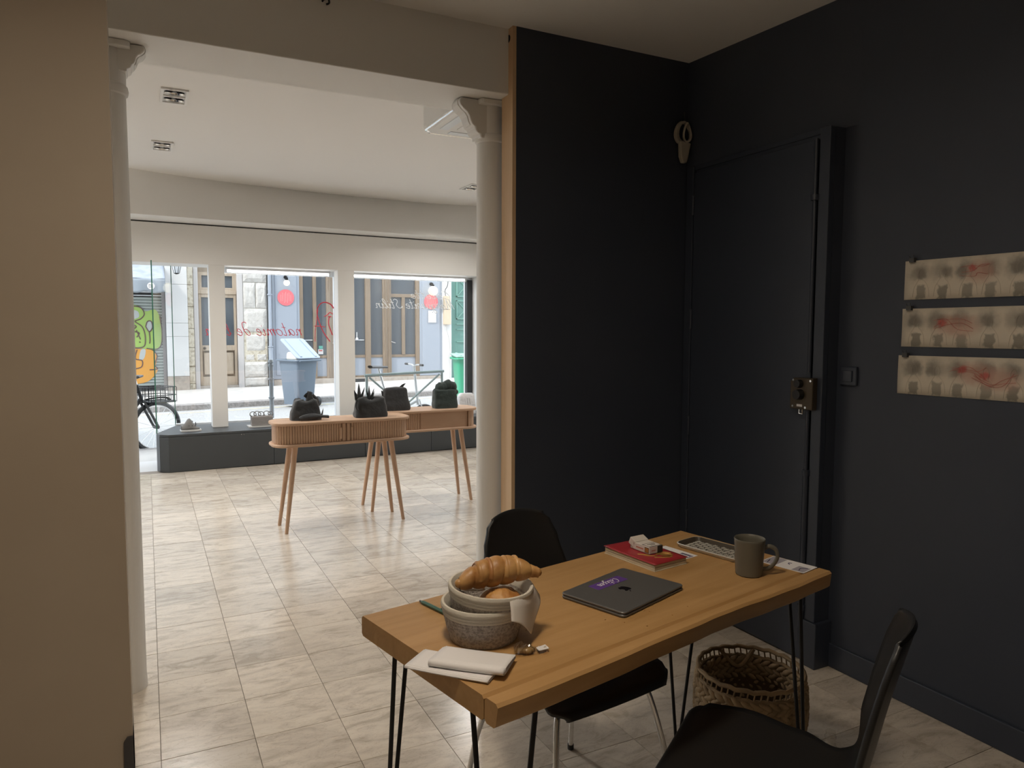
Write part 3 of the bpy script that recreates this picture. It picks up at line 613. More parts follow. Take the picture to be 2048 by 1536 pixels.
for n, (x, z, lz, br) in enumerate(((3.19, 2.25, 2.60, .075), (7.09, 2.22, 2.55, .13))):
    ds = thing('round_sign', ['round red sign on the left grey panel of the shopfront', 'round red sign above the notice on the right grey panel'][n], 'sign', (x, Y-.03, z), group='round red signs')
    MB().cyl((0, 0, 0), (0, -.006, 0), .205, n=36).build('disc', M_rdisc, ds)
    for k in range(7):
        w = .14*(1-((k-3)/4.2)**2)**.5
        MB().tube([(-.12+k*.04, -.008, -w+.03*(k % 2)), (-.12+k*.04, -.008, w-.03*((k+1) % 2))], .006, 5).build('stripe', mat('pale_red', (.80, .36, .36), .6), ds)
    lp = thing('wall_lamp', ['bare bulb wall lamp over the left round red sign', 'large lit globe wall lamp over the right round red sign'][n], 'lamp', (x, Y-.03, lz), group='wall lamps on the grey shopfront')
    MB().cyl((0, .0, .16), (0, -.03, .16), .045, n=16).build('back_plate', M_blacksteel, lp, smooth=True)
    MB().tube(spline([(0, -.03, .16), (0, -.14, .17), (0, -.17, .12)], 5), .012, 8).build('arm', M_blacksteel, lp, smooth=True); MB().cyl((0, -.17, .14), (0, -.17, .07), .035, n=14).build('socket', M_blacksteel, lp, smooth=True)
    MB().ball((0, -.17, .07-br*.8), br).build('bulb', M_bulbg, lp, smooth=True)
nt_ = thing('notice', 'white notice sheet on the right grey panel', 'notice', (7.12, Y-.034, 1.815))
MB().box(-.115, .115, -.008, 0, -.165, .165).build('sheet', M_paper, nt_); MB().cyl((.01, -.008, .12), (.01, -.014, .12), .012, n=10).build('pin', M_dark, nt_)
bx = thing('meter_box', 'tall pale wooden meter box with cables on the white pier', 'box', (7.545, Y-.03, 0)); M_ply = wood('pale_ply', (.58, .46, .33), (.64, .52, .38), .6, 2, (6, 6, 1))
MB().box(-.095, .095, -.09, 0, 2.02, 2.39).build('upper_case', M_ply, bx, bevel=.006); MB().box(-.10, .10, -.10, 0, 1.60, 2.01).build('lower_case', M_ply, bx, bevel=.006)
MB().tube(spline([(-.04, -.05, 2.39), (-.05, -.04, 2.55), (.03, -.03, 2.7), (.06, -.02, 3.05)], 5), .01, 6).build('cable', M_dark, bx, smooth=True)
MB().tube(spline([(-.03, -.05, 1.60), (-.03, -.05, 1.5), (.06, -.04, 1.2), (.10, -.03, .9), (.09, -.03, 0)], 5), .012, 6).build('cable', M_greymould, bx, smooth=True)
gd = thing('green_door', 'green panelled door with diagonal crosses at the right end', 'door'); M_green = mat('green_door_paint', (.09, .22, .185), .5); M_green2 = mat('green_batten', (.14, .30, .25), .5)
MB().box(7.71, 8.5, Y+.02, Y+.3, fz, 3.1).build('leaf', M_green, gd)
for z0, z1 in ((2.38, 2.95), (1.75, 2.28)):
    for a, b_, c, d in ((7.86, 8.40, z0, z0+.03), (7.86, 8.40, z1-.03, z1), (7.86, 7.89, z0, z1), (8.37, 8.40, z0, z1)): MB().box(a, b_, Y-.01, Y+.02, c, d).build('batten', M_green2, gd)
    for q in ((7.87, z0, 8.39, z1), (7.87, z1, 8.39, z0)): MB().tube([(q[0], Y+.01, q[1]), (q[2], Y+.01, q[3])], .016, 4).build('diagonal_batten', M_green2, gd)
for z in (1.45, 1.6, 1.1): MB().box(7.86, 8.40, Y-.01, Y+.02, z, z+.025).build('batten', M_green2, gd)

# ---------------------------------------------------------------- wheelie bins
def bin_(x, y, z, rz, body, lid, label, tilt):
    t = thing('wheelie_bin', label, 'bin', (x, y, z), rz, group='wheelie bins in the street')
    def sec(u, v, i=0):
        w, d = .20+.055*v, .23+.07*v
        p = rrect(-w, w, -d, d, .05, 3); q = p[int(u*len(p)) % len(p)]; return (q[0], q[1], .06+.88*v)
    n = 16
    mb = MB().grid(sec, n, 6, cu=True); mb.prism(rrect(-.215, .215, -.24, .24, .05, 3), .055, .065); mb.build('tub', body, t, smooth=True)
    MB().tube([(a, b_, .93) for a, b_ in rrect(-.29, .29, -.325, .325, .05, 3)], .022, 8, closed=True).build('rim', body, t, smooth=True)
    L = MB(); L.prism(rrect(-.29, .29, -.66, .0, .05, 3), 0, .03); l = L.build('lid', lid, t, bevel=.012); l.location = (0, .33, .955); l.rotation_euler = (-tilt, 0, 0)
    for x_ in (-.18, .18): MB().box(x_-.02, x_+.02, -.62, -.04, .03, .045).build('lid_rib', lid, l)
    MB().cyl((-.26, .37, .93), (.26, .37, .93), .018, n=10).build('handle', body, t, smooth=True)
    for s in (-1, 1):
        MB().cyl((s*.21, .26, .10), (s*.27, .26, .10), .10, n=20).build('wheel', M_black, t, smooth=True); MB().cyl((s*.272, .26, .10), (s*.276, .26, .10), .05, n=16).build('hub', M_frame, t)
    MB().cyl((-.21, .26, .10), (.21, .26, .10), .012, n=8).build('axle', M_blacksteel, t)
    return t
M_bing = mat('bin_grey_blue', (.15, .19, .24), .4); M_binl = mat('bin_lid', (.36, .42, .50), .4); M_bingr = mat('bin_green', (.03, .36, .20), .4); M_binglid = mat('bin_green_lid', (.30, .52, .42), .4)
bn = bin_(2.70, 11.35, -.13+SL*2.4, PI+.5, M_bing, M_binl, 'grey blue wheelie bin with its lid propped open', .62)
MB().prism([(-.22, .93), (.22, .93), (.20, 1.10), (-.20, 1.06)], -.12, .22, 'y').build('rubbish_bag', mat('white_bag', (.75, .75, .70), .6), bn, bevel=.05, seg=4)
bin_(5.75, 9.9, -.13+SL*5.2, PI-.2, M_bingr, M_binglid, 'bright green wheelie bin at the right edge of the shop window', .06)

# ---------------------------------------------------------------- bollard, rack, bicycles
M_galv = mat('grey_post_paint', (.28, .31, .33), .45, .3); M_rack = mat('rack_paint', (.22, .28, .27), .45, .3)
bo = thing('bollard', 'slim grey ringed bollard on the near pavement', 'bollard', (1.45, 6.35+SH*1.45, -.018+SL*.95))
MB().lathe([(.04, 0), (.04, .12), (.028, .14), (.026, .95), (.034, .97), (.034, .99), (.020, 1.0), (.034, 1.02), (.030, 1.05), (.012, 1.065)], 18).build('post', M_galv, bo, smooth=True)
for z in (.55, .80): MB().lathe([(.027, z-.015), (.038, z-.01), (.038, z+.01), (.027, z+.015)], 18).build('ring', M_galv, bo, smooth=True)
rk = thing('bike_rack', 'grey green tubular barrier with diagonal braces outside the window', 'rack', (0, 0, 0)); ry = 6.42; g0 = -.02+SL*2.8
for nm, a, b_, r in (('top_rail', (2.73, .80), (3.94, .835), .02), ('post', (2.76, g0), (2.76, .80), .018), ('post', (3.91, g0), (3.91, .83), .018), ('brace', (2.80, .77), (3.40, .25), .014), ('brace', (3.87, .79), (3.27, .30), .014), ('low_rail', (2.76, .24), (3.91, .26), .014)):
    MB().cyl((a[0], ry+.038*a[0], a[1]), (b_[0], ry+.038*b_[0], b_[1]), r, n=10).build(nm, M_rack, rk, smooth=True)
def wheel(par, x, z, r, spokes=18, y=0, tw=.025):
    w = MB().tube([(x+r*cos(2*PI*k/36), y, z+r*sin(2*PI*k/36)) for k in range(36)], tw, 8, closed=True).build('tyre', M_black, par, smooth=True)
    MB().tube([(x+(r-tw-.008)*cos(2*PI*k/36), y, z+(r-tw-.008)*sin(2*PI*k/36)) for k in range(36)], .009, 6, closed=True).build('rim', M_chrome, w, smooth=True)
    s = MB()
    for k in range(spokes):
        a = 2*PI*k/spokes; s.tube([(x, y+(.02 if k % 2 else -.02), z), (x+(r-tw)*cos(a), y, z+(r-tw)*sin(a))], .0022, 4)
    tag(s.build('spokes', M_chrome, w), kind='stuff'); MB().cyl((x, y-.04, z), (x, y+.04, z), .022, n=12).build('hub', M_dark, w, smooth=True)
def bike(loc, rz, wr, fold, paint, label):
    t = thing('bicycle', label, 'bicycle', loc, rz, group='bicycles parked outside')
    wb = .52 if fold else 1.05
    wheel(t, 0, wr+.02, wr); wheel(t, -wb*1.0-(.45 if fold else 0), wr+.02, wr)
    rx = -wb-(.45 if fold else 0)
    def bar(n, a, b_, r=.016, m=paint, y0=0, y1=0): MB().cyl((a[0], y0, a[1]), (b_[0], y1, b_[1]), r, n=10).build(n, m, t, smooth=True)
    if fold:
        head = (-.12, .55); bb = (-.52, .30)
        bar('main_tube', (head[0], .48), bb, .022); bar('stem', (-.10, .42), (-.16, 1.0), .018)
        for s in (-.05, .05): bar('fork', (-.09, .50), (0, wr+.02), .010, paint, s*.6, s)
        bar('seat_post', bb, (-.72, .97), .016, M_chrome); bar('rear_stay', bb, (rx, wr+.02), .012)
        hb = [(-.16, -.26, 1.02), (-.16, -.10, 1.02), (-.16, 0, 1.0), (-.16, .10, 1.02), (-.16, .26, 1.02)]; st = (-.72, .97)
    else:
        head = (-.20, .78); bb = (-.55, .30)
        bar('head_tube', (-.24, .88), (-.18, .68), .02)
        bar('down_tube', (-.20, .70), bb, .02); bar('top_tube', (-.22, .80), (-.70, .62), .018); bar('seat_tube', bb, (-.76, .82), .017)
        for s in (-.05, .05):
            bar('fork', (-.18, .68), (0, wr+.02), .016, M_dark, s, s); bar('chain_stay', bb, (rx, wr+.02), .010, paint, s*.5, s); bar('seat_stay', (-.70, .62), (rx, wr+.02), .009, paint, s*.5, s)
        bar('stem', (-.24, .86), (-.26, .98), .014, M_chrome); bar('seat_post', (-.73, .72), (-.80, .95), .013, M_chrome)
        hb = [(-.38, -.28, .99), (-.28, -.2, 1.0), (-.24, 0, .99), (-.28, .2, 1.0), (-.38, .28, .99)]; st = (-.80, .95)
        MB().tube(spline([(-.34, 0, .40), (-.2, 0, .66), (.1, 0, .70), (.2, 0, .66)], 4), .018, 6, flat=.3).build('mudguard', M_dark, t, smooth=True)
        bk = thing('front_basket', None, None, (0, 0, 0)); bk.parent = t
        for z in (.66, .74, .84): MB().tube([(a-.02, b_, z) for a, b_ in rrect(-.14, .20, -.17, .17, .03, 3)], .006, 5, closed=True).build('basket_hoop', M_blacksteel, bk, smooth=True)
        for k, (a, b_) in enumerate([(-.14, -.17), (.20, -.17), (.20, .17), (-.14, .17)]+[(-.14, q) for q in (-.11, -.05, .01, .07, .12)]+[(.20, q) for q in (-.11, -.05, .01, .07, .12)]+[(q, -.17) for q in (-.08, -.02, .04, .10, .15)]+[(q, .17) for q in (-.08, -.02, .04, .10, .15)]):
            MB().cyl((a-.02, b_, .65), (a-.02, b_, .84), .004, n=5).build('basket_wire', M_blacksteel, bk)
        MB().box(-.15, .17, -.165, .165, .646, .655).build('basket_floor', M_blacksteel, bk)
    MB().tube(spline(hb, 4), .012, 8).build('handlebar', M_chrome if fold else M_dark, t, smooth=True)
    for s in (-1, 1): MB().cyl((hb[0][0], s*.20, hb[0][2]), (hb[0][0]-(.0 if fold else .02), s*.29, hb[0][2]), .017, n=10).build('grip', M_dark, t, smooth=True)
    def sad(u, v):
        a = 2*PI*u; x_ = -.13+.27*v; w = .075*(1-v)**.7+.018
        return (st[0]+x_, w*cos(a), st[1]+.02+.022*sin(a)*(1-.3*v)+.01*(1-v))
    MB().grid(sad, 14, 8, cu=True).build('saddle', M_dark, t, smooth=True)
    MB().tube([(bb[0], 0, bb[1])]*1+[(bb[0]+.001, .06, bb[1])], .05, 16).build('chainring', M_dark, t)
    for s in (-1, 1): MB().tube([(bb[0], s*.05, bb[1]), (bb[0]+s*.08, s*.06, bb[1]-s*.14), (bb[0]+s*.08, s*.13, bb[1]-s*.14)], .009, 6).build('crank', M_chrome, t, smooth=True)
bike((.08, 6.62, -.02-.10), .55, .31, False, mat('bike_black', (.02, .02, .022), .35), 'black bicycle with wire front basket seen through the entrance')
bike((3.68, 6.72, -.13+SL*3), .12, .19, True, mat('bike_silver', (.60, .63, .64), .35, .2), 'silver folding bicycle locked to the rack behind the bags')

# ================================================================ FRONT ROOM FURNITURE
def rline(L, D, r, n=8): return rrect(-L/2, L/2, -D/2, D/2, r, n)
def console(x, y, rz, label, open_right):
    c = thing('console_table', label, 'console table', (x, y, 0), rz, group='oak tambour consoles in the front room')
    L, D, H = 1.02, .32, .79
    MB().prism(rline(L, D, .11), H-.022, H).build('top', M_console, c, bevel=.006, smooth=True)
    MB().prism(rline(L, D, .11), H-.175, H-.155).build('base_board', M_console, c, bevel=.006, smooth=True)
    iw = .026
    MB().prism(rline(L-2*iw-.02, D-2*iw-.02, .09), H-.156, H-.021).build('carcass', M_console, c, smooth=True)
    path = [Vector((a, b_, 0)) for a, b_ in rline(L-2*iw, D-2*iw, .095, 10)]
    # walk the outline and set a slat every 18 mm on the front and round both ends
    pts = []; acc = 0; n = len(path); step = .0183
    for i in range(n):
        a, b_ = path[i], path[(i+1) % n]; d = (b_-a).length; t = b_-a
        if d < 1e-6: continue
        while acc < d:
            p = a+t*(acc/d); nrm = Vector((t.y, -t.x, 0)).normalized(); pts.append((p, nrm)); acc += step
        acc -= d
    slat0 = None
    for p, nrm in pts:
        if p.y > D/2-.04 and abs(p.x) < L/2-.1: continue                 # plain back
        if p.y < -D/2+.06 and abs(p.x) < .030: continue                  # meeting stiles
        if open_right and p.y < -.09 and -.02 < p.x < .405: continue
        a = math.atan2(nrm.y, nrm.x)
        if slat0 is None:
            slat0 = MB().prism([(-.005, -.0083), (.003, -.0083), (.0065, -.0055), (.0065, .0055), (.003, .0083), (-.005, .0083)], H-.154, H-.023).build('slat', M_console, c); o = slat0
        else: o = inst(slat0, (0, 0, 0))
        o.location = (p.x, p.y, 0); o.rotation_euler = (0, 0, a)
    if open_right:
        MB().box(-.02, .405, -D/2+.028, -D/2+.040, H-.154, H-.023).build('inner_panel', M_console, c)
        MB().box(.398, .406, -D/2+.016, -D/2+.04, H-.154, H-.023).build('end_stile', mat('console_edge', (.22, .12, .06), .6), c)
    else:
        for s in (-1, 1):
            MB().box(s*.017-.012, s*.017+.012, -D/2+.018, -D/2+.034, H-.153, H-.024).build('stile', M_console, c, bevel=.002)
            MB().box(s*.042-.009, s*.042+.009, -D/2+.006, -D/2+.022, H-.135, H-.05).build('grip', M_console, c, bevel=.006)
    for sx in (-1, 1):
        for sy in (-1, 1):
            MB().cyl((sx*.435, sy*.128, 0), (sx*.355, sy*.085, H-.174), .0125, .021, 12).build('leg', M_console, c, smooth=True)
    return c
console(1.275, 1.85, .03, 'oak console with closed ribbed doors, the nearer one', False)
console(1.995, 2.205, .03, 'oak console with its door slid open, behind and right of the nearer one', True)

M_fab = mat('black_fabric', (.036, .040, .044), .75, bump=(18, .5, .02), sheen=.2)
M_fabg = mat('dark_green_fabric', (.028, .046, .042), .75, bump=(18, .5, .02), sheen=.2)
def soft(par, name, m, w, d, h, wt, seed, loc=(0, 0, 0), rz=0, dome=.15, amp=.012, back=0, sag=0):
    def f(u, v):
        a = 2*PI*u; e = .5
        cx = math.copysign(abs(cos(a))**e, cos(a)); cy = math.copysign(abs(sin(a))**e, sin(a))
        vv = min(v/.82, 1); k = 1 if v < .82 else max(0, 1-((v-.82)/.18)**2)**.5
        ww = (w+(wt-w)*vv)/2*(.2+.8*k if v > .82 else (.94+.06*min(1, v*8))); dd = d/2*(1-.25*vv)*(k if v > .82 else 1)
        z = h*vv*(1-dome)+h*dome*(0 if v < .82 else (1-(1-(v-.82)/.18)**2))
        q = Vector((cx*ww, cy*dd+back*vv, z)); z -= sag*h*vv*max(0, 1-(cx*1.3)**2)
        nn = noise.noise(q*11+Vector((seed, 0, 0)))*amp+noise.noise(q*28+Vector((0, seed, 0)))*amp*.5
        if v < .02: nn = 0; z = 0
        return (q.x*(1+nn*4), q.y*(1+nn*5), max(0, z+nn*(.6 if v > .1 else 0)))
    mb = MB().grid(f, 40, 22, cu=True); mb.prism([(f(k/40, 0)[0], f(k/40, 0)[1]) for k in range(40)], 0, .001)
    o = mb.build(name, m, par, smooth=True); o.location = loc; o.rotation_euler = (0, 0, rz); return o
def spike(par, m, base, tip, w, bend=(0, 0, 0), name='fabric_tip'):
    b0, t0 = Vector(base), Vector(tip); P = [b0+(t0-b0)*k/6+Vector(bend)*sin(PI*k/6) for k in range(7)]
    return MB().tube(P, [w*(1-k/6)**.8*(1 if k else .8)+.0012 for k in range(7)], 8, flat=.35).build(name, m, par, smooth=True)
HT = .790
b1 = thing('handbag', 'slumped black fabric bag with knotted strap on the left of the consoles', 'bag', (1.02, 1.86, HT), group='dark fabric bags on the consoles')
soft(b1, 'body', M_fab, .235, .13, .15, .17, 3, sag=.1)
soft(b1, 'knot', M_fab, .06, .05, .075, .03, 9, (.03, 0, .13)); spike(b1, M_fab, (.0, 0, .16), (.055, 0, .19), .03, (0, 0, .015), 'bow')
MB().tube(spline([(.05, .0, .18), (.085, .0, .14), (.09, 0, .10)], 5), .014, 8, flat=.5).build('strap', M_fab, b1, smooth=True)
MB().tube(spline([(-.06, -.08, .018), (.0, -.09, .03), (.07, -.085, .030), (.15, -.075, .022)], 5), [.012+.012*sin(PI*min(1, k/12)) for k in range(16)], 10, flat=.7).build('rolled_strap', M_fab, b1, smooth=True)
spike(b1, M_fab, (.115, 0, .02), (.128, 0, .075), .012)
b2 = thing('handbag', 'black fabric bag with two spiky leaf ears at the right end of the nearer console', 'bag', (1.495, 1.83, HT), group='dark fabric bags on the consoles')
soft(b2, 'body', M_fab, .26, .13, .155, .215, 14, sag=.18)
for bx_, tx, tz, w in ((-.085, -.09, .255, .034), (-.075, -.045, .225, .022), (-.10, -.125, .205, .03), (-.008, -.012, .235, .024), (.0, .028, .215, .016), (-.012, -.035, .215, .014), (.01, .03, .195, .014)): spike(b2, M_fab, (bx_, 0, .13), (tx, -.005, tz), w)
MB().tube(spline([(-.115, -.05, .13), (-.125, -.055, .09), (-.115, -.06, .06)], 5), .012, 8, flat=.5).build('strap', M_fab, b2, smooth=True)
b3 = thing('handbag', 'black fabric bag with a single pointed tip, behind the spiky one', 'bag', (1.80, 2.19, HT), group='dark fabric bags on the consoles')
soft(b3, 'body', M_fab, .25, .13, .19, .20, 25, dome=.25); spike(b3, M_fab, (.04, 0, .165), (.092, 0, .215), .028, (0, 0, .008)); spike(b3, M_fab, (-.09, 0, .12), (-.115, 0, .165), .03)
b4 = thing('handbag', 'tall dark green fabric bag with a ruffled top on the right', 'bag', (2.235, 2.19, HT), group='dark fabric bags on the consoles')
soft(b4, 'body', M_fabg, .215, .14, .16, .20, 37, dome=.1)
for k, (x_, z_, r_) in enumerate(((-.035, .175, .05), (.03, .195, .05), (.065, .185, .045), (-.005, .18, .05), (-.075, .15, .028), (.095, .14, .026))):
    mb = MB().ball((0, 0, 0), (r_, r_*.8, r_), 16, 10); mb.v = [tuple(Vector(v)*(1+.16*noise.noise(Vector(v)*50+Vector((k*5, 0, 0))))) for v in mb.v]
    o = mb.build('ruffle', M_fabg, b4, smooth=True); o.location = (x_, 0, z_-.01)
b5 = thing('white_bag', 'small crumpled white bag on the platform behind the green one', 'bag', (3.62, 4.98, .385))
soft(b5, 'body', mat('white_cloth', (.74, .72, .72), .8, bump=(14, .8, .03)), .26, .16, .26, .22, 41, dome=.3, amp=.016)
for k in range(3): MB().tube(spline([(-.04+.03*k, -.075, .20), (-.03+.03*k, -.085, .12), (-.045+.035*k, -.09, .05)], 4), .006, 6).build('fold', MATS['white_cloth'], b5, smooth=True)
M_greyleather = mat('grey_leather', (.20, .195, .19), .55, bump=(20, .3, .02)); M_pale = mat('pale_board', (.66, .65, .63), .5)
cp = thing('grey_shoe', 'small grey shoe on a white slab at the left end of the platform', 'shoe', (.385, 4.70, .385), .1)
MB().prism(rrect(-.10, .10, -.055, .055, .02), 0, .018).build('slab', M_pale, cp, bevel=.003)
def shoe(u, v):
    a = PI*u; x_ = -.09+.17*v; w = .040*(1-(2*v-1)**4*.5); h = .018+.085*math.exp(-((v-.45)/.25)**2)+.02*(1-v)
    return (x_, w*cos(a), .018+h*sin(a))
MB().grid(shoe, 14, 16).build('upper', M_greyleather, cp, smooth=True, solid=.004); MB().prism(rrect(-.095, .088, -.042, .042, .035), .018, .026).build('sole', M_dark, cp)
for k in range(3): MB().tube([(-.02+.03*k, -.040, .055), (-.012+.03*k, 0, .118-.015*k), (-.004+.03*k, .040, .055)], .006, 6, flat=.5).build('strap', M_fab, cp, smooth=True)
gb = thing('grey_basket_bag', 'small grey box bag with looped straps on a white slab, on the platform', 'bag', (1.10, 4.80, .385), .03)
MB().prism(rrect(-.14, .13, -.09, .09, .004), 0, .010).build('slab', M_pale, gb)
MB().prism(rrect(-.105, .115, -.055, .055, .012), .010, .115).build('box_body', mat('grey_felt', (.33, .31, .30), .85, bump=(30, .4, .01)), gb, bevel=.006)
for k in range(8): MB().tube([(-.106, -.056, .02+.012*k), (.116, -.056, .02+.012*k)], .0035, 5).build('band', MATS['grey_felt'], gb)
for x_, r_ in ((-.085, .032), (-.04, .036), (.0, .030), (.06, .034), (.10, .026)): MB().tube([(x_+r_*cos(2*PI*k/16), -.01+.02*sin(2*PI*k/16), .135+r_*.8*sin(2*PI*k/16)) for k in range(16)], .009, 6, closed=True, flat=.5).build('looped_strap', M_greyleather, gb, smooth=True)

# ================================================================ THE WOODEN TABLE
TZ = .75; TR = math.radians(12)
tb = thing('wooden_table', 'thick oak plank table on black hairpin legs', 'table', (1.10, -1.95, 0), TR)
def plank(y0, y1, wav0, wav1, m, name='plank'):
    nx = 60; th = .05; r = .006
    def f(u, v):
        x = -.61+1.22*u; e0 = y0+(0 if wav0 else .0016*max(0, -x/.61-.05))+wav0*(noise.noise((x*3.1, 1.3, 0))*.012+noise.noise((x*11, 4.3, 0))*.003); e1 = y1+wav1*noise.noise((x*4, 9, 0))*.004
        low = wav0*(.012+.008*noise.noise((x*6, 7, 0)))
        sec = [(e0+r, TZ), (e0, TZ-r), (e0+low*.4, TZ-th+r), (e0+low*.4+r, TZ-th), (e1-r, TZ-th), (e1, TZ-th+r), (e1, TZ-r), (e1-r, TZ)]
        q = sec[int(round(v*8)) % 8]; return (x, q[0], q[1])
    mb = MB(); vs = [f(i/nx, k/8) for i in range(nx+1) for k in range(8)]
    fs_ = [(i*8+k, i*8+(k+1) % 8, (i+1)*8+(k+1) % 8, (i+1)*8+k) for i in range(nx) for k in range(8)]+[tuple(range(8)), tuple(range(nx*8, nx*8+8))]
    mb.add(vs, fs_); o = mb.build(name, m, tb, smooth=True); return o
plank(-.2285, .2725, 0, 1, M_oak); plank(-.2725, -.2302, 1, 0, M_oak)
for sx in (-1, 1):
    for sy in (-1, 1):
        cx, cy = sx*.585, sy*.245
        lg = MB().tube(spline([(cx-sx*.09, cy-sy*.0, .694), (cx-sx*.015, cy-sy*.005, .03), (cx-sx*.004, cy-sy*.006, .006), (cx-sx*.005, cy-sy*.015, .03), (cx-sx*.0, cy-sy*.09, .694)], 6), .0056, 8).build('hairpin_leg', M_blacksteel, tb, smooth=True)
        MB().prism([(cx, cy), (cx-sx*.12, cy), (cx, cy-sy*.12)], .694, .6995).build('mounting_plate', M_blacksteel, lg)

# ---- nested rope baskets with pastries
M_rope = mat('grey_melange_rope', (.34, .30, .27), .85, var=(160, (.50, .46, .42), .42, .56, 2), bump=(220, .9, .004))
M_rope2 = mat('cream_rope', (.58, .54, .46), .85, bump=(120, .5, .003))
def rope_basket(loc, tilt, label):
    b = thing('rope_basket', label, 'basket', loc, 0, group='nested rope baskets on the table'); b.rotation_euler = tilt
    n = 11; h = .0075; prof = []; out = []
    for k in range(n):
        r = .076+.019*(k/(n-1))**.8
        out += [(r-.0012, k*h), (r+.0012, k*h+h*.5)]
    cut = 2*8
    low = [(0.001, .0), (.070, 0)]+out[:cut+1]
    MB().lathe(low+[(low[-1][0]-.009, low[-1][1]), (.070, .006), (.001, .006)], 48, cap=False).build('body', M_rope, b, smooth=True)
    up_ = [(r+.0012, z) for r, z in out[cut:]]; rt, zt = up_[-1]
    MB().lathe([(up_[0][0]-.010, up_[0][1])]+up_+[(rt, zt+.004), (rt-.002, zt+.0085), (rt-.007, zt+.0085), (rt-.010, zt+.003), (up_[0][0]-.010, up_[0][1])], 48, cap=False).build('rim_band', M_rope2, b, smooth=True)
    return b
rope_basket((.664, -2.050, TZ+.0005), (0, 0, 0), 'lower grey rope basket with cream rim standing on the table')
rope_basket((.676, -2.052, TZ+.036), (.05, .04, 0), 'upper grey rope basket nested in the other and holding the bread')
M_crust = mat('croissant_crust', (.34, .155, .045), .45, var=(22, (.52, .29, .105), .36, .62, 5), bump=(45, .35, .006))
cr = thing('croissant', 'golden croissant lying across the top basket', 'croissant', (.690, -2.066, .892), math.radians(-8))
def cro(u, v):
    t = 2*v-1; a = 2*PI*u; seg = abs(sin(v*PI*5.5))**.5
    r = (.0125+.0215*max(0, 1-abs(t+.06)**2.0))*(.84+.18*seg)
    cx = .092*t; cz = -.004*t*t+.010*(1-t*t)+(.006*t if t > 0 else 0); cy = -.014*t*t
    return (cx+.006*sin(a*1.0)*(1-abs(t)), cy+r*cos(a)*.95, cz+r*sin(a)*1.0)
mb = MB().grid(cro, 24, 44, cu=True); mb.ball((-.092, -.014, -.004), .0105, 12, 8); mb.ball((.092, -.014, .002), .0105, 12, 8)
mb.build('body', M_crust, cr, smooth=True)
M_band = mat('baked_ridge', (.36, .16, .05), .45)
for v0, m_ in ((.355, M_band), (.55, M_crust), (.70, M_crust), (.22, M_crust)):
    t = 2*v0-1; pts = []
    for k in range(26):
        a = -PI*.15+PI*1.2*k/25; p = cro(a/(2*PI), v0+.05*(k/25-.5)*.9); c0 = Vector((p[0], -.014*t*t, .01)); q = Vector(p); pts.append(q+(q-c0).normalized()*.0012)
    MB().tube(pts, .005, 6, flat=.4).build('layer_ridge', m_, cr, smooth=True)
br = thing('bread_roll', 'round golden sugar-topped roll inside the top basket', 'bread', (.690, -2.085, TZ+.045), .3)
mb = MB().ball((0, 0, .037), (.052, .048, .037), 30, 18); mb.v = [tuple(Vector(v)+Vector((0, 0, .006*noise.noise(Vector(v)*30)))+Vector(v).normalized()*.004*noise.noise(Vector(v)*70)) for v in mb.v]
mb.build('crumb', mat('roll_crust', (.36, .15, .04), .5, var=(28, (.55, .29, .09), .4, .62, 5), bump=(70, .6, .006)), br, smooth=True)
np_ = thing('paper_napkin', 'white paper napkin hanging over the right side of the basket', 'napkin', (0, 0, 0)); M_nap = mat('napkin_paper', (.72, .68, .63), .8)
rc = Vector((.676, -2.052, .862))
def nap(u, v):
    a = math.radians(-88+80*u); k = v
    ro = .088+.013*min(1, k*2.5)+.008*k+.006*sin(u*7+1)*k
    z = .855+.011*sin(min(1, k*2.6)*PI)-(max(0, k-.3))**1.1*(.118-.16*abs(u-.45))
    if k < .12: z = .835+.02*k/.12; ro = .083+.006*k/.12
    return (rc.x+ro*cos(a)+.012*k*(u-.3), rc.y+ro*sin(a), z+.004*sin(u*11)*k)
MB().grid(nap, 18, 20).build('sheet', M_nap, np_, smooth=True, solid=.0008)
np2 = thing('paper_corner', 'napkin corner sticking up behind the croissant in the basket', 'napkin', (0, 0, 0))
MB().grid(lambda u, v: (.628+.05*u, -2.005-.02*u+.016*v*(1-u), .835+.062*v*(1-abs(u-.45)*1.6)+.01), 8, 8).build('sheet', M_nap, np2, smooth=True, solid=.0008)
MB().grid(lambda u, v: (.598+.02*u, -2.06-.035*u, .828+.038*v), 4, 4).build('sheet_fold', M_nap, np2, smooth=True, solid=.0008)

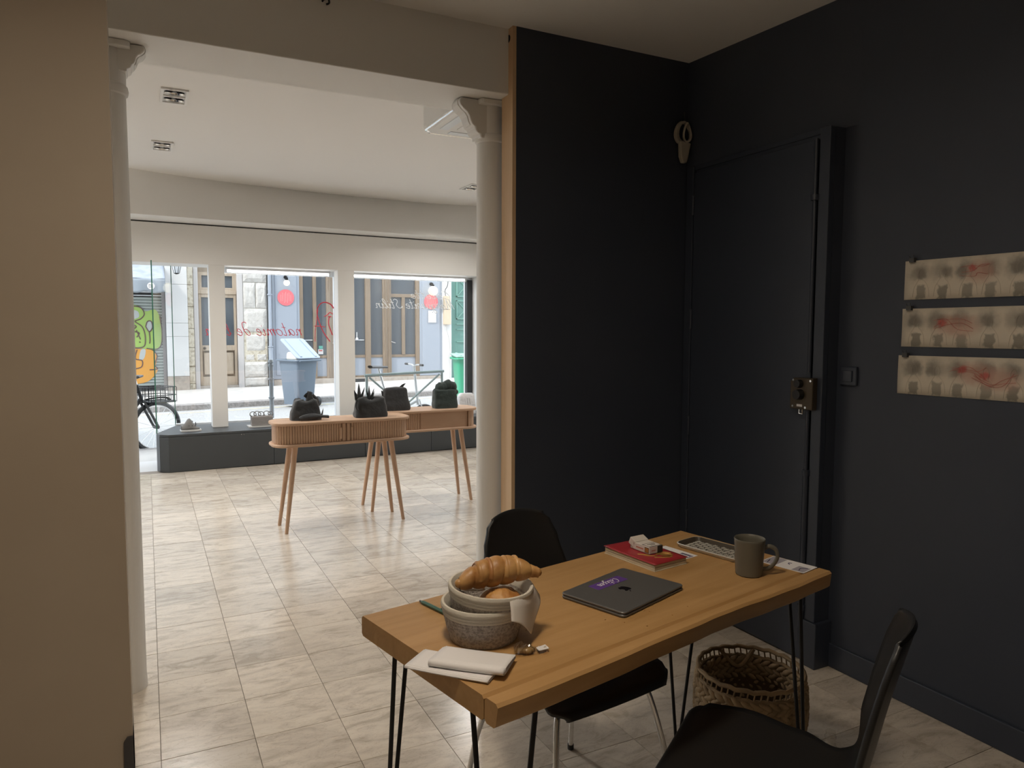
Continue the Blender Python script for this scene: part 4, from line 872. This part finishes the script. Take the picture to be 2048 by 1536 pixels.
# ---- pen, papers, wrapper
pn = thing('green_pen', 'dark green pen half behind the baskets', 'pen', (.601, -1.797, TZ+.0055), math.atan2(-.105, .029))
M_pen = mat('pen_green', (.045, .13, .095), .4)
MB().tube([(0, 0, 0), (.006, 0, 0)], .0025, 8).build('tip', M_dark, pn, smooth=True); MB().tube([(.006, 0, 0), (.014, 0, 0), (.135, 0, 0)], [.003, .0052, .0052], 6).build('barrel', M_pen, pn); MB().box(.09, .13, -.001, .001, .005, .0075).build('pocket_clip', M_pen, pn)
def folded(loc, rz, L, Wd, th, curl, label, n):
    p = thing('folded_paper', label, 'paper', loc, rz, group='folded white sheets beside the baskets')
    def f(u, v):          # one sheet folded over: bottom leaf, round fold at -y, top leaf
        s = v*2*Wd+PI*th
        s0 = Wd; t = v*(2*Wd+PI*th)
        if t < Wd: y, z = Wd-t, .0008
        elif t < Wd+PI*th: a = (t-Wd)/th; y, z = -th*sin(a), .0008+th-th*cos(a)
        else: y, z = (t-Wd-PI*th), .0008+2*th-(2*th-.002)*min(1, (t-Wd-PI*th)/Wd)*.8
        return (L*(u-.5), y-Wd/2, z+curl*(u-.5)**2*(1 if t > Wd else .0))
    for k in range(n):
        o = MB().grid(lambda u, v, k=k: f(u, v), 14, 40).build('sheet', M_paper, p, smooth=True, solid=.0006); o.location = (.002*k, .003*k, .0012*k); o.scale = (1-.012*k, 1-.03*k, 1-.06*k)
    return p
folded((.545, -2.166, TZ+.001), math.radians(-47), .185, .085, .003, .004, 'lower folded white paper overhanging the table end', 2)
folded((.580, -2.178, TZ+.0085), math.radians(-42), .160, .080, .0065, .004, 'upper folded white paper with a round open fold', 3)
wp = thing('sweet_wrapper', 'crumpled clear wrapper with toffee scraps in front of the baskets', 'wrapper', (.715, -2.172, TZ), -.2)
M_toffee = mat('toffee', (.30, .19, .08), .3); M_cell = glass_mat('cellophane', (.93, .90, .84), .22, .15)
for k, (x_, y_, r_) in enumerate(((-.018, 0, .010), (-.004, -.006, .012), (.006, .005, .009))):
    m_ = MB().ball((x_, y_, r_*.62), (r_*1.2, r_*.8, r_*.62), 12, 8); m_.build('toffee', M_toffee, wp, smooth=True)
def cel(u, v): x_ = -.035+.075*u; y_ = -.018+.036*v; return (x_, y_, .004+.020*(1-abs(2*v-1)**2)*(.5+.5*sin(u*5+.6))+.007*noise.noise((u*9, v*9, 2)))
MB().grid(cel, 20, 10).build('film', M_cell, wp); MB().prism([(.02, -.012), (.045, -.006), (.042, .014), (.018, .004)], .006, .0075).build('label_scrap', M_paper, wp)

# ---- laptop
LPR = math.radians(19.5)
lp = thing('laptop', 'closed space grey laptop with purple sticker lying on the table', 'laptop', (1.105, -1.973, TZ), LPR)
M_alu = mat('space_grey_aluminium', (.155, .15, .146), .40, .45); M_alud = mat('laptop_gap', (.02, .02, .02), .5); M_logo = mat('logo_black', (.012, .01, .012), .12)
MB().prism(rrect(-.139, .139, -.100, .100, .012), .0012, .0080).build('base', M_alu, lp, bevel=.0025, smooth=True); MB().prism(rrect(-.136, .136, -.097, .097, .012), .0075, .0095).build('seam', M_alud, lp)
MB().prism(rrect(-.139, .139, -.100, .100, .012), .0092, .0150).build('lid', M_alu, lp, bevel=.0022, smooth=True)
for x_ in (-.12, .12):
    for y_ in (-.08, .08): MB().cyl((x_, y_, 0), (x_, y_, .0014), .006, n=10).build('rubber_foot', M_black, lp)
ap = [(0, -.43), (-.14, -.48), (-.30, -.38), (-.42, -.15), (-.46, .10), (-.40, .32), (-.24, .43), (-.08, .40), (0, .36), (.10, .41), (.24, .42), (.36, .33), (.26, .22), (.22, .07), (.29, -.08), (.40, -.15), (.30, -.36), (.16, -.48)]
lo = thing('lid_logo', None, None, (.0, -.004, 0), PI); lo.parent = lp; lo.scale = (.034, .034, 1)
MB().prism([(p.x, p.y) for p in spline([(a, b_, 0) for a, b_ in ap], 4, True)], .01485, .01512).build('logo_body', M_logo, lo)
MB().prism([(p.x, p.y) for p in spline([(.0, .46, 0), (.03, .60, 0), (.16, .70, 0), (.14, .56, 0)], 4, True)], .01485, .01512).build('logo_leaf', M_logo, lo)
M_purple = mat('purple_sticker', (.105, .045, .24), .5)
st = thing('lid_sticker', None, None, (.006, .053, .0151), PI-.05); st.parent = lp
MB().box(-.062, .062, -.019, .019, 0, .0003).build('sticker_film', M_purple, st)
GL = {'a': (.55, [[(.42,.4),(.25,.5),(.05,.3),(.1,.03),(.3,.08),(.43,.45),(.42,.05),(.55,.05)]]), 'n': (.5, [[(0,.4),(.08,.5),(.08,0),(.12,.35),(.28,.5),(.36,.35),(.36,.05),(.5,.05)]]),
      'm': (.7, [[(0,.4),(.08,.5),(.08,0),(.12,.35),(.26,.5),(.32,.3),(.32,0),(.36,.35),(.5,.5),(.57,.3),(.57,.04),(.7,.05)]]), 't': (.34, [[(.15,1),(.12,.1),(.2,0),(.34,.06)], [(0,.62),(.3,.66)]]),
      'o': (.52, [[(.25,.5),(.05,.35),(.06,.08),(.25,0),(.42,.15),(.4,.42),(.25,.5),(.45,.42),(.52,.4)]]), 'i': (.28, [[(0,.3),(.1,.5),(.08,.08),(.18,0),(.3,.1)], [(.14,.72),(.16,.77)]]),
      'e': (.42, [[(0,.2),(.3,.32),(.28,.48),(.15,.5),(.04,.3),(.1,.04),(.25,0),(.42,.12)]]), 'd': (.55, [[(.42,.4),(.25,.5),(.05,.3),(.1,.03),(.3,.08),(.42,.5),(.36,.95),(.15,1.05),(.05,.95)]]),
      'l': (.34, [[(0,.1),(.3,.8),(.22,1),(.1,.8),(.1,.1),(.2,0),(.34,.1)]]), 'r': (.36, [[(0,.1),(.1,.5),(.12,.56),(.3,.48),(.26,.1),(.36,.02)]]), 'u': (.5, [[(0,.3),(.08,.5),(.06,.1),(.18,0),(.34,.15),(.38,.5),(.36,.08),(.5,.04)]]),
      'g': (.52, [[(.42,.4),(.25,.5),(.05,.3),(.1,.03),(.3,.08),(.43,.45),(.38,-.35),(.2,-.45),(.1,-.3),(.5,.1)]]), 'S': (.6, [[(.6,.85),(.4,1),(.2,.85),(.3,.6),(.45,.35),(.3,.05),(0,.1),(-.05,.25)]]),
      'C': (.62, [[(.55,.85),(.4,1),(.15,.8),(.02,.4),(.15,.02),(.4,0),(.62,.2)]]), 'M': (.8, [[(0,0),(.15,.9),(.2,1),(.3,.1),(.5,.95),(.55,1),(.62,.1),(.8,.05)]]), 'z': (.45, [[(0,.45),(.3,.5),(.05,.05),(.25,.05),(.2,-.35),(.05,-.4),(.05,-.25),(.45,.1)]]), "'": (.16, [[(.06,1),(.02,.82)]]), ' ': (.35, [])}
def script(text, size, slant=.3, gap=.04, wide=1.0):
    x = 0; out = []
    for ch in text:
        w, sts = GL[ch]
        for s_ in sts: out.append([((x+a+slant*b_)*size*wide, b_*size) for a, b_ in s_])
        x += w+gap
    return out, x*size*wide
def write(par, name, m, text, size, place, r, slant=.3, wide=1.0):
    mb = MB(); sts, w = script(text, size, slant, wide=wide)
    for s_ in sts: mb.tube(spline([place(a, b_, w) for a, b_ in s_], 4), r, 4)
    return tag(mb.build(name, m, par), kind='stuff')
write(st, 'sticker_lettering', M_paper, 'Citizen', .0245, lambda a, b_, w: (a-w/2, b_-.009, .0006), .0009, .2)

# ---- book, cigarette pack, tray, mug, cards
M_page = mat('page_edges', (.60, .52, .39), .8, var=(300, (.48, .41, .30), .45, .6, 1), stretch=(.05, .05, 1)); M_redc = mat('red_cover', (.33, .025, .032), .45); M_gold = mat('gilt_print', (.48, .25, .07), .4, .5)
BR = math.radians(8)
bk = thing('red_notebook', 'red covered notebook with gilt emblem beside the laptop', 'book', (1.338, -1.757, TZ), BR)
MB().box(-.068, .068, -.108, .108, 0, .0025).build('back_cover', M_page, bk, bevel=.001); MB().box(-.066, .066, -.106, .106, .0025, .0205).build('pages', M_page, bk, bevel=.001)
MB().grid(lambda u, v: (-.069+.138*u, -.109+.218*v, .0215+.004*max(0, v-.7)**1*2*(1-u)), 10, 10).build('front_cover', M_redc, bk, smooth=True, solid=.0018)
MB().box(-.0665, .0665, -.1065, .1065, .0115, .0122).build('sheet_gap', M_brass, bk)
for pts in ([(-.03, -.03), (-.01, -.05), (.02, -.045), (.04, -.06), (.03, -.075), (.0, -.07)], [(-.04, -.01), (-.02, -.03), (.0, -.02), (.03, -.03)], [(-.02, -.06), (.01, -.08), (.03, -.085)], [(.01, -.02), (.04, -.04), (.05, -.06)]):
    MB().tube(spline([(a, b_, .0226) for a, b_ in pts], 5), .0032, 6, flat=.1).build('gilt_scroll', M_gold, bk)
MB().prism([(p.x, p.y) for p in spline([(.01, -.03, 0), (.045, -.035, 0), (.05, -.07, 0), (.02, -.075, 0)], 4, True)], .0222, .0227).build('gilt_field', M_gold, bk)
ck = thing('cigarette_pack', 'white open cigarette pack lying on the red notebook', 'pack', (1.349, -1.745, TZ+.0236), math.radians(96))
M_pack = mat('pack_white', (.66, .60, .54), .5); M_ink = mat('pack_ink', (.03, .028, .026), .5); M_grey = mat('pack_grey', (.42, .37, .31), .5); M_rose = mat('pack_rose', (.50, .20, .14), .5)
MB().box(-.046, .026, -.027, .027, .0005, .0225).build('carton', M_pack, ck, bevel=.0015)
MB().prism([(.026, .0005), (.026, .022), (.040, .020), (.040, .0005)], -.025, .025, 'y').build('inner_tray', M_grey, ck)
ld = MB().box(0, .026, -.027, .027, 0, .022).build('flip_lid', M_pack, ck, bevel=.0015); ld.location = (.024, 0, .004); ld.rotation_euler = (0, math.radians(-24), 0)
MB().box(-.045, -.012, -.026, .026, .0226, .0229).build('warning_border', M_ink, ck); MB().box(-.042, -.015, -.0235, .0235, .0229, .0231).build('warning_field', M_pack, ck)
for x_, w in ((-.024, .016), (-.032, .009)): MB().box(x_-.0018, x_+.0018, -w, w, .0231, .0233).build('warning_line', M_ink, ck)
MB().box(-.0466, -.046, -.027, -.006, .001, .022).build('dark_end', M_ink, ck); MB().box(-.0466, -.046, .002, .018, .009, .012).build('end_print', M_rose, ck)
MB().box(-.044, -.026, .027, .0274, .003, .019).build('side_border', M_ink, ck); MB().box(-.0425, -.0275, .0274, .0277, .0045, .0175).build('side_field', M_gold, ck); MB().box(-.02, .012, .027, .0274, .009, .013).build('side_print', M_rose, ck)
pb = thing('paper_slip', 'white printed slip under the red notebook', 'paper', (1.447, -1.757, TZ), BR+.04)
MB().box(-.05, .045, -.06, .07, 0, .0007).build('sheet', M_paper, pb); MB().box(.018, .030, -.050, -.012, .0007, .0010).build('print', mat('ink_blue', (.10, .09, .16), .6), pb); MB().box(.002, .03, -.056, -.052, .0007, .001).build('print', MATS['ink_blue'], pb)
ty = thing('patterned_tray', 'oblong dark tray with white brush pattern behind the mug', 'tray', (1.583, -1.800, TZ), math.radians(13)); M_tray = mat('tray_dark', (.055, .043, .030), .3); M_traye = mat('tray_rim', (.55, .52, .47), .35); M_brush = mat('brush_white', (.62, .60, .53), .4)
def trayf(u, v, k=0):
    p = rrect(-.058, .058, -.118, .118, .022, 4); q = p[int(round(u*len(p))) % len(p)]; s_ = (.86+.14*v); return (q[0]*s_, q[1]*(.92+.08*v), .002+.012*v)
n_ = len(rrect(-.058, .058, -.118, .118, .022, 4))
m_ = MB().grid(trayf, n_, 3, cu=True); m_.build('rim', M_traye, ty, smooth=True, solid=.003); MB().prism([trayf(k/n_, 0)[:2] for k in range(n_)], .0006, .004).build('base', M_tray, ty)
MB().grid(lambda u, v: tuple(Vector(trayf(u, .05+.9*v))*1.0+Vector((-.0028*math.copysign(1, trayf(u, v)[0]), -.002*math.copysign(1, trayf(u, v)[1]), .0012))), n_, 3, cu=True).build('inner_slope', M_tray, ty, smooth=True)
random.seed(12)
for r_ in range(13):
    for c_ in range(5):
        bx_, by_ = -.044+.021*c_+random.uniform(-.003, .003)+(.010 if r_ % 2 else 0), -.102+.0155*r_
        if abs(bx_) > .046: continue
        mb = MB()
        for k in range(5):
            a = -.9+.45*k; mb.prism([(bx_, by_), (bx_+.014*sin(a)-.0022*cos(a), by_+.013*cos(a)), (bx_+.018*sin(a), by_+.017*cos(a)), (bx_+.014*sin(a)+.0022*cos(a), by_+.013*cos(a))], .0041, .0045)
        tag(mb.build('brush_mark', M_brush, ty), kind='stuff')
mg = thing('mug', 'tall olive grey mug near the right end of the table', 'mug', (1.518, -2.005, TZ), 0); M_mug = mat('olive_glaze', (.135, .125, .098), .38, spec=.4)
MB().lathe([(.001, 0), (.033, 0), (.0365, .003), (.0375, .012), (.0425, .098), (.0435, .1035), (.0425, .106), (.0405, .104), (.039, .094), (.034, .010), (.001, .008)], 40, cap=False).build('body', M_mug, mg, smooth=True)
ha = math.radians(-30); hp = spline([(.038, .078), (.055, .083), (.073, .074), (.078, .052), (.068, .030), (.052, .019), (.037, .020)] and [(.038, 0, .076), (.055, 0, .083), (.073, 0, .074), (.079, 0, .052), (.068, 0, .030), (.052, 0, .018), (.036, 0, .018)], 5)
o = MB().tube(hp, .0068, 10, flat=.8).build('handle', M_mug, mg, smooth=True); o.rotation_euler = (0, 0, ha)
pc = thing('postcard', 'white and grey postcard behind the mug at the table end', 'card', (1.688, -1.992, TZ), math.radians(14)); M_lav = mat('card_grey', (.34, .32, .36), .6)
MB().box(-.041, .041, -.070, .070, 0, .0008).build('card', M_paper, pc); MB().box(-.037, .037, .022, .066, .0008, .0011).build('print_area', M_lav, pc); MB().box(-.037, .010, -.066, -.030, .0008, .0011).build('print_area', M_lav, pc)
for pts in ([(-.02, .03), (.01, .045), (.03, .055)], [(-.03, .05), (.0, .058)], [(-.03, -.05), (-.01, -.045), (.005, -.06)], [(.0, -.005), (.01, .005), (.016, -.004)]): MB().tube(spline([(a, b_, .0013) for a, b_ in pts], 4), .0016, 5, flat=.3).build('print_mark', MATS['ink_blue'], pc)
random.seed(3)
for k in range(9):
    mb = MB().ball((0, 0, .001), (random.uniform(.0015, .003), .0015, .001), 6, 4); o = mb.build('crumb', M_crust); o.location = (random.uniform(.75, 1.2), random.uniform(-2.18, -2.05), TZ); tag(o, 'tiny pastry crumb on the table near the baskets', 'crumb', 'pastry crumbs on the table')

# ---- lettering on the shop window (seen from behind, so mirrored)
M_wred = mat('window_red', (.62, .05, .07), .5); M_wwhite = mat('window_white', (.80, .80, .80), .5)
GY = 5.23
def onglass(x0, z0): return lambda a, b_, w: (x0-a, GY+SH*(x0-a), z0+b_)
write(w2, 'white_lettering', M_wwhite, 'Colette', .10, onglass(3.58, 1.845), .004, .35, 1.7)
write(w2, 'white_lettering', M_wwhite, 'Marguerite Stilin', .115, onglass(3.62, 1.715), .0045, .35, 1.17)
write(w1, 'red_lettering', M_wred, "natomie de l'am", .145, onglass(1.655, 1.375), .0046, .35)
def sw_(pts, r): MB().tube(spline([(a, GY+SH*a, z) for a, z in pts], 6), r, 6, flat=.5).build('red_monogram', M_wred, w1)
sw_([(1.98, 1.30), (1.90, 1.42), (1.85, 1.55), (1.83, 1.66), (1.86, 1.74), (1.92, 1.77), (1.99, 1.75), (2.03, 1.70)], .009); sw_([(1.80, 1.30), (1.805, 1.42), (1.83, 1.60), (1.84, 1.68)], .006)
sw_([(1.795, 1.485), (1.86, 1.485), (1.92, 1.475)], .007); sw_([(2.02, 1.63), (1.985, 1.65), (1.95, 1.62), (1.915, 1.60)], .007); sw_([(2.0, 1.60), (1.975, 1.59), (1.965, 1.52), (1.985, 1.45), (2.01, 1.38)], .008); sw_([(1.96, 1.60), (2.0, 1.602)], .009)

# ================================================================ CHAIRS, BASKET, BOTTLE
def chair(loc, rz, label):
    c = thing('shell_chair', label, 'chair', loc, rz, group='black shell chairs at the wooden table')
    # centre line of the moulded shell, from the front lip over the seat up to the top of the back (y back, z up)
    cl = spline([(0, -.225, .425), (0, -.205, .447), (0, -.10, .446), (0, .03, .437), (0, .13, .442), (0, .185, .480), (0, .212, .57), (0, .240, .70), (0, .276, .84), (0, .283, .858)], 5)
    n = len(cl)-1
    wid = [(0, .18), (.05, .216), (.2, .242), (.35, .222), (.47, .165), (.54, .155), (.64, .168), (.76, .164), (.88, .143), (.96, .124), (1, .100)]
    L = [0]
    for a, b_ in zip(cl, cl[1:]): L.append(L[-1]+(b_-a).length)
    def w(t):
        for (a, x), (b_, y) in zip(wid, wid[1:]):
            if t <= b_: k = (t-a)/(b_-a); return x+(y-x)*k*k*(3-2*k)
        return wid[-1][1]
    def f(u, v):
        s = v*n; i = min(int(s), n-1); p = cl[i].lerp(cl[i+1], s-i); t = (L[i]+(L[i+1]-L[i])*(s-i))/L[-1]
        x = (2*u-1)*w(t); q = (2*u-1)**2
        back = min(1, max(0, (t-.5)/.15))
        return (x, p.y-.026*q*back, p.z+.016*q*(1-back)*(1 if t > .06 else .3)-.014*q*max(0, (t-.90)/.10))
    MB().grid(f, 20, 60).build('shell', M_black, c, smooth=True, solid=.011)
    tube = .0085
    for sx in (-1, 1):
        MB().tube(spline([(sx*.06, -.10, .425), (sx*.13, -.14, .420), (sx*.168, -.165, .395), (sx*.205, -.21, .20), (sx*.225, -.235, .006)], 6), tube, 10).build('leg', M_chrome, c, smooth=True)
        MB().tube(spline([(sx*.06, .08, .418), (sx*.12, .11, .415), (sx*.155, .135, .390), (sx*.19, .20, .20), (sx*.212, .235, .006)], 6), tube, 10).build('leg', M_chrome, c, smooth=True)
        for y_, x_ in ((-.235, .225), (.235, .212)): MB().cyl((sx*x_, y_, 0), (sx*x_, y_, .018), .011, n=12).build('foot_cap', M_black, c, smooth=True)
    MB().cyl((0, 0, .412), (0, 0, .434), .10, .11, 24).build('hub_plate', M_blacksteel, c, smooth=True)
    return c
chair((1.09, -1.715, 0), math.radians(8), 'black shell chair with chrome legs tucked under the far side of the table')
chair((1.21, -2.373, 0), math.radians(180+34), 'black shell chair in the right foreground, its back seen edge-on')

M_sea = mat('seagrass', (.23, .155, .08), .75, var=(18, (.34, .235, .125), .38, .62, 4), bump=(60, .5, .006), rnd=9)
M_seadark = mat('seagrass_core', (.10, .062, .03), .9)
wb_ = thing('woven_basket', 'braided seagrass basket on the floor under the right end of the table', 'basket', (1.80, -1.745, 0)); Rb = .175; Hb = .30
def rb(z): return Rb*(.93+.10*sin(PI*min(1, z/Hb)*.8)) 
MB().lathe([(.001, .002), (rb(0)-.01, .002)]+[(rb(Hb*k/8)-.006, Hb*k/8) for k in range(9) if Hb*k/8 < Hb-.03]+[(rb(Hb)-.012, Hb-.035), (rb(0)-.02, .012), (.001, .012)], 40, cap=False).build('core', M_seadark, wb_, smooth=True)
rows = 14
unit = MB().ball((0, 0, 0), (.0265, .0090, .0105), 8, 6).mesh('braid', M_sea, True)
for side, off, cnt in ((1, .0, 38), (-1, -.018, 34)):
    mb = MB()
    for r_ in range(rows):
        z = .012+r_*(Hb-.045)/rows; rad = rb(z)+off
        for k in range(cnt):
            a = 2*PI*(k+.5*(r_ % 2))/cnt; tl = (.55 if r_ % 2 else -.55)+random.uniform(-.15, .15); s_ = random.uniform(.85, 1.15)
            for vtx in (0,):
                m4 = Matrix.Translation((rad*cos(a), rad*sin(a), z+.006)) @ Matrix.Rotation(a+PI/2, 4, 'Z') @ Matrix.Rotation(tl, 4, 'Y') @ Matrix.Scale(s_, 4)
                b0 = len(mb.v); mb.v += [tuple(m4 @ v.co) for v in unit.vertices]; mb.f += [tuple(i+b0 for i in p.vertices) for p in unit.polygons]
    tag(mb.build('outer_braid' if side > 0 else 'inner_braid', M_sea, wb_, smooth=True), kind='stuff')
for z, rr_ in ((Hb, .0075), (Hb-.032, .007)):
    MB().tube([(rb(Hb)*cos(2*PI*k/60), rb(Hb)*sin(2*PI*k/60), z+.003*sin(k*2.1)) for k in range(60)], rr_, 8, closed=True).build('rim_coil', M_sea, wb_, smooth=True)
mb = MB()
for k in range(52): a = 2*PI*k/52; mb.cyl((rb(Hb)*cos(a), rb(Hb)*sin(a), Hb-.032), (rb(Hb)*cos(a+.03), rb(Hb)*sin(a+.03), Hb), .0028, n=5)
tag(mb.build('rim_tie', M_sea, wb_), kind='stuff')
for a0 in (math.radians(62), math.radians(242)):
    pts = []
    for k in range(13):
        a = a0+(-.36+.72*k/12); dr = .030*sin(PI*k/12)*(-1); pts.append(((rb(Hb)+dr)*cos(a), (rb(Hb)+dr)*sin(a), Hb-.005-.055*sin(PI*k/12) if a0 < 2 else Hb-.03-.05*sin(PI*k/12)+.0))
    MB().tube(pts, .0075, 8).build('handle', M_sea, wb_, smooth=True)
bt = thing('plastic_bottle', 'empty clear plastic bottle on the floor behind the near chair', 'bottle', (1.69, -2.16, 0)); M_pet = glass_mat('clear_plastic', (.92, .92, .90), .16, .08)
MB().lathe([(.001, .004), (.036, .0), (.041, .012), (.041, .10), (.039, .105), (.041, .11), (.041, .20), (.038, .225), (.026, .262), (.015, .280), (.0135, .300), (.016, .301), (.016, .305), (.013, .306), (.013, .32)], 28, cap=False).build('body', M_pet, bt, smooth=True)
MB().lathe([(.0412, .12), (.0412, .185)], 28, cap=False).build('label_band', glass_mat('pet_label', (.88, .90, .92), .2, .2), bt, smooth=True)
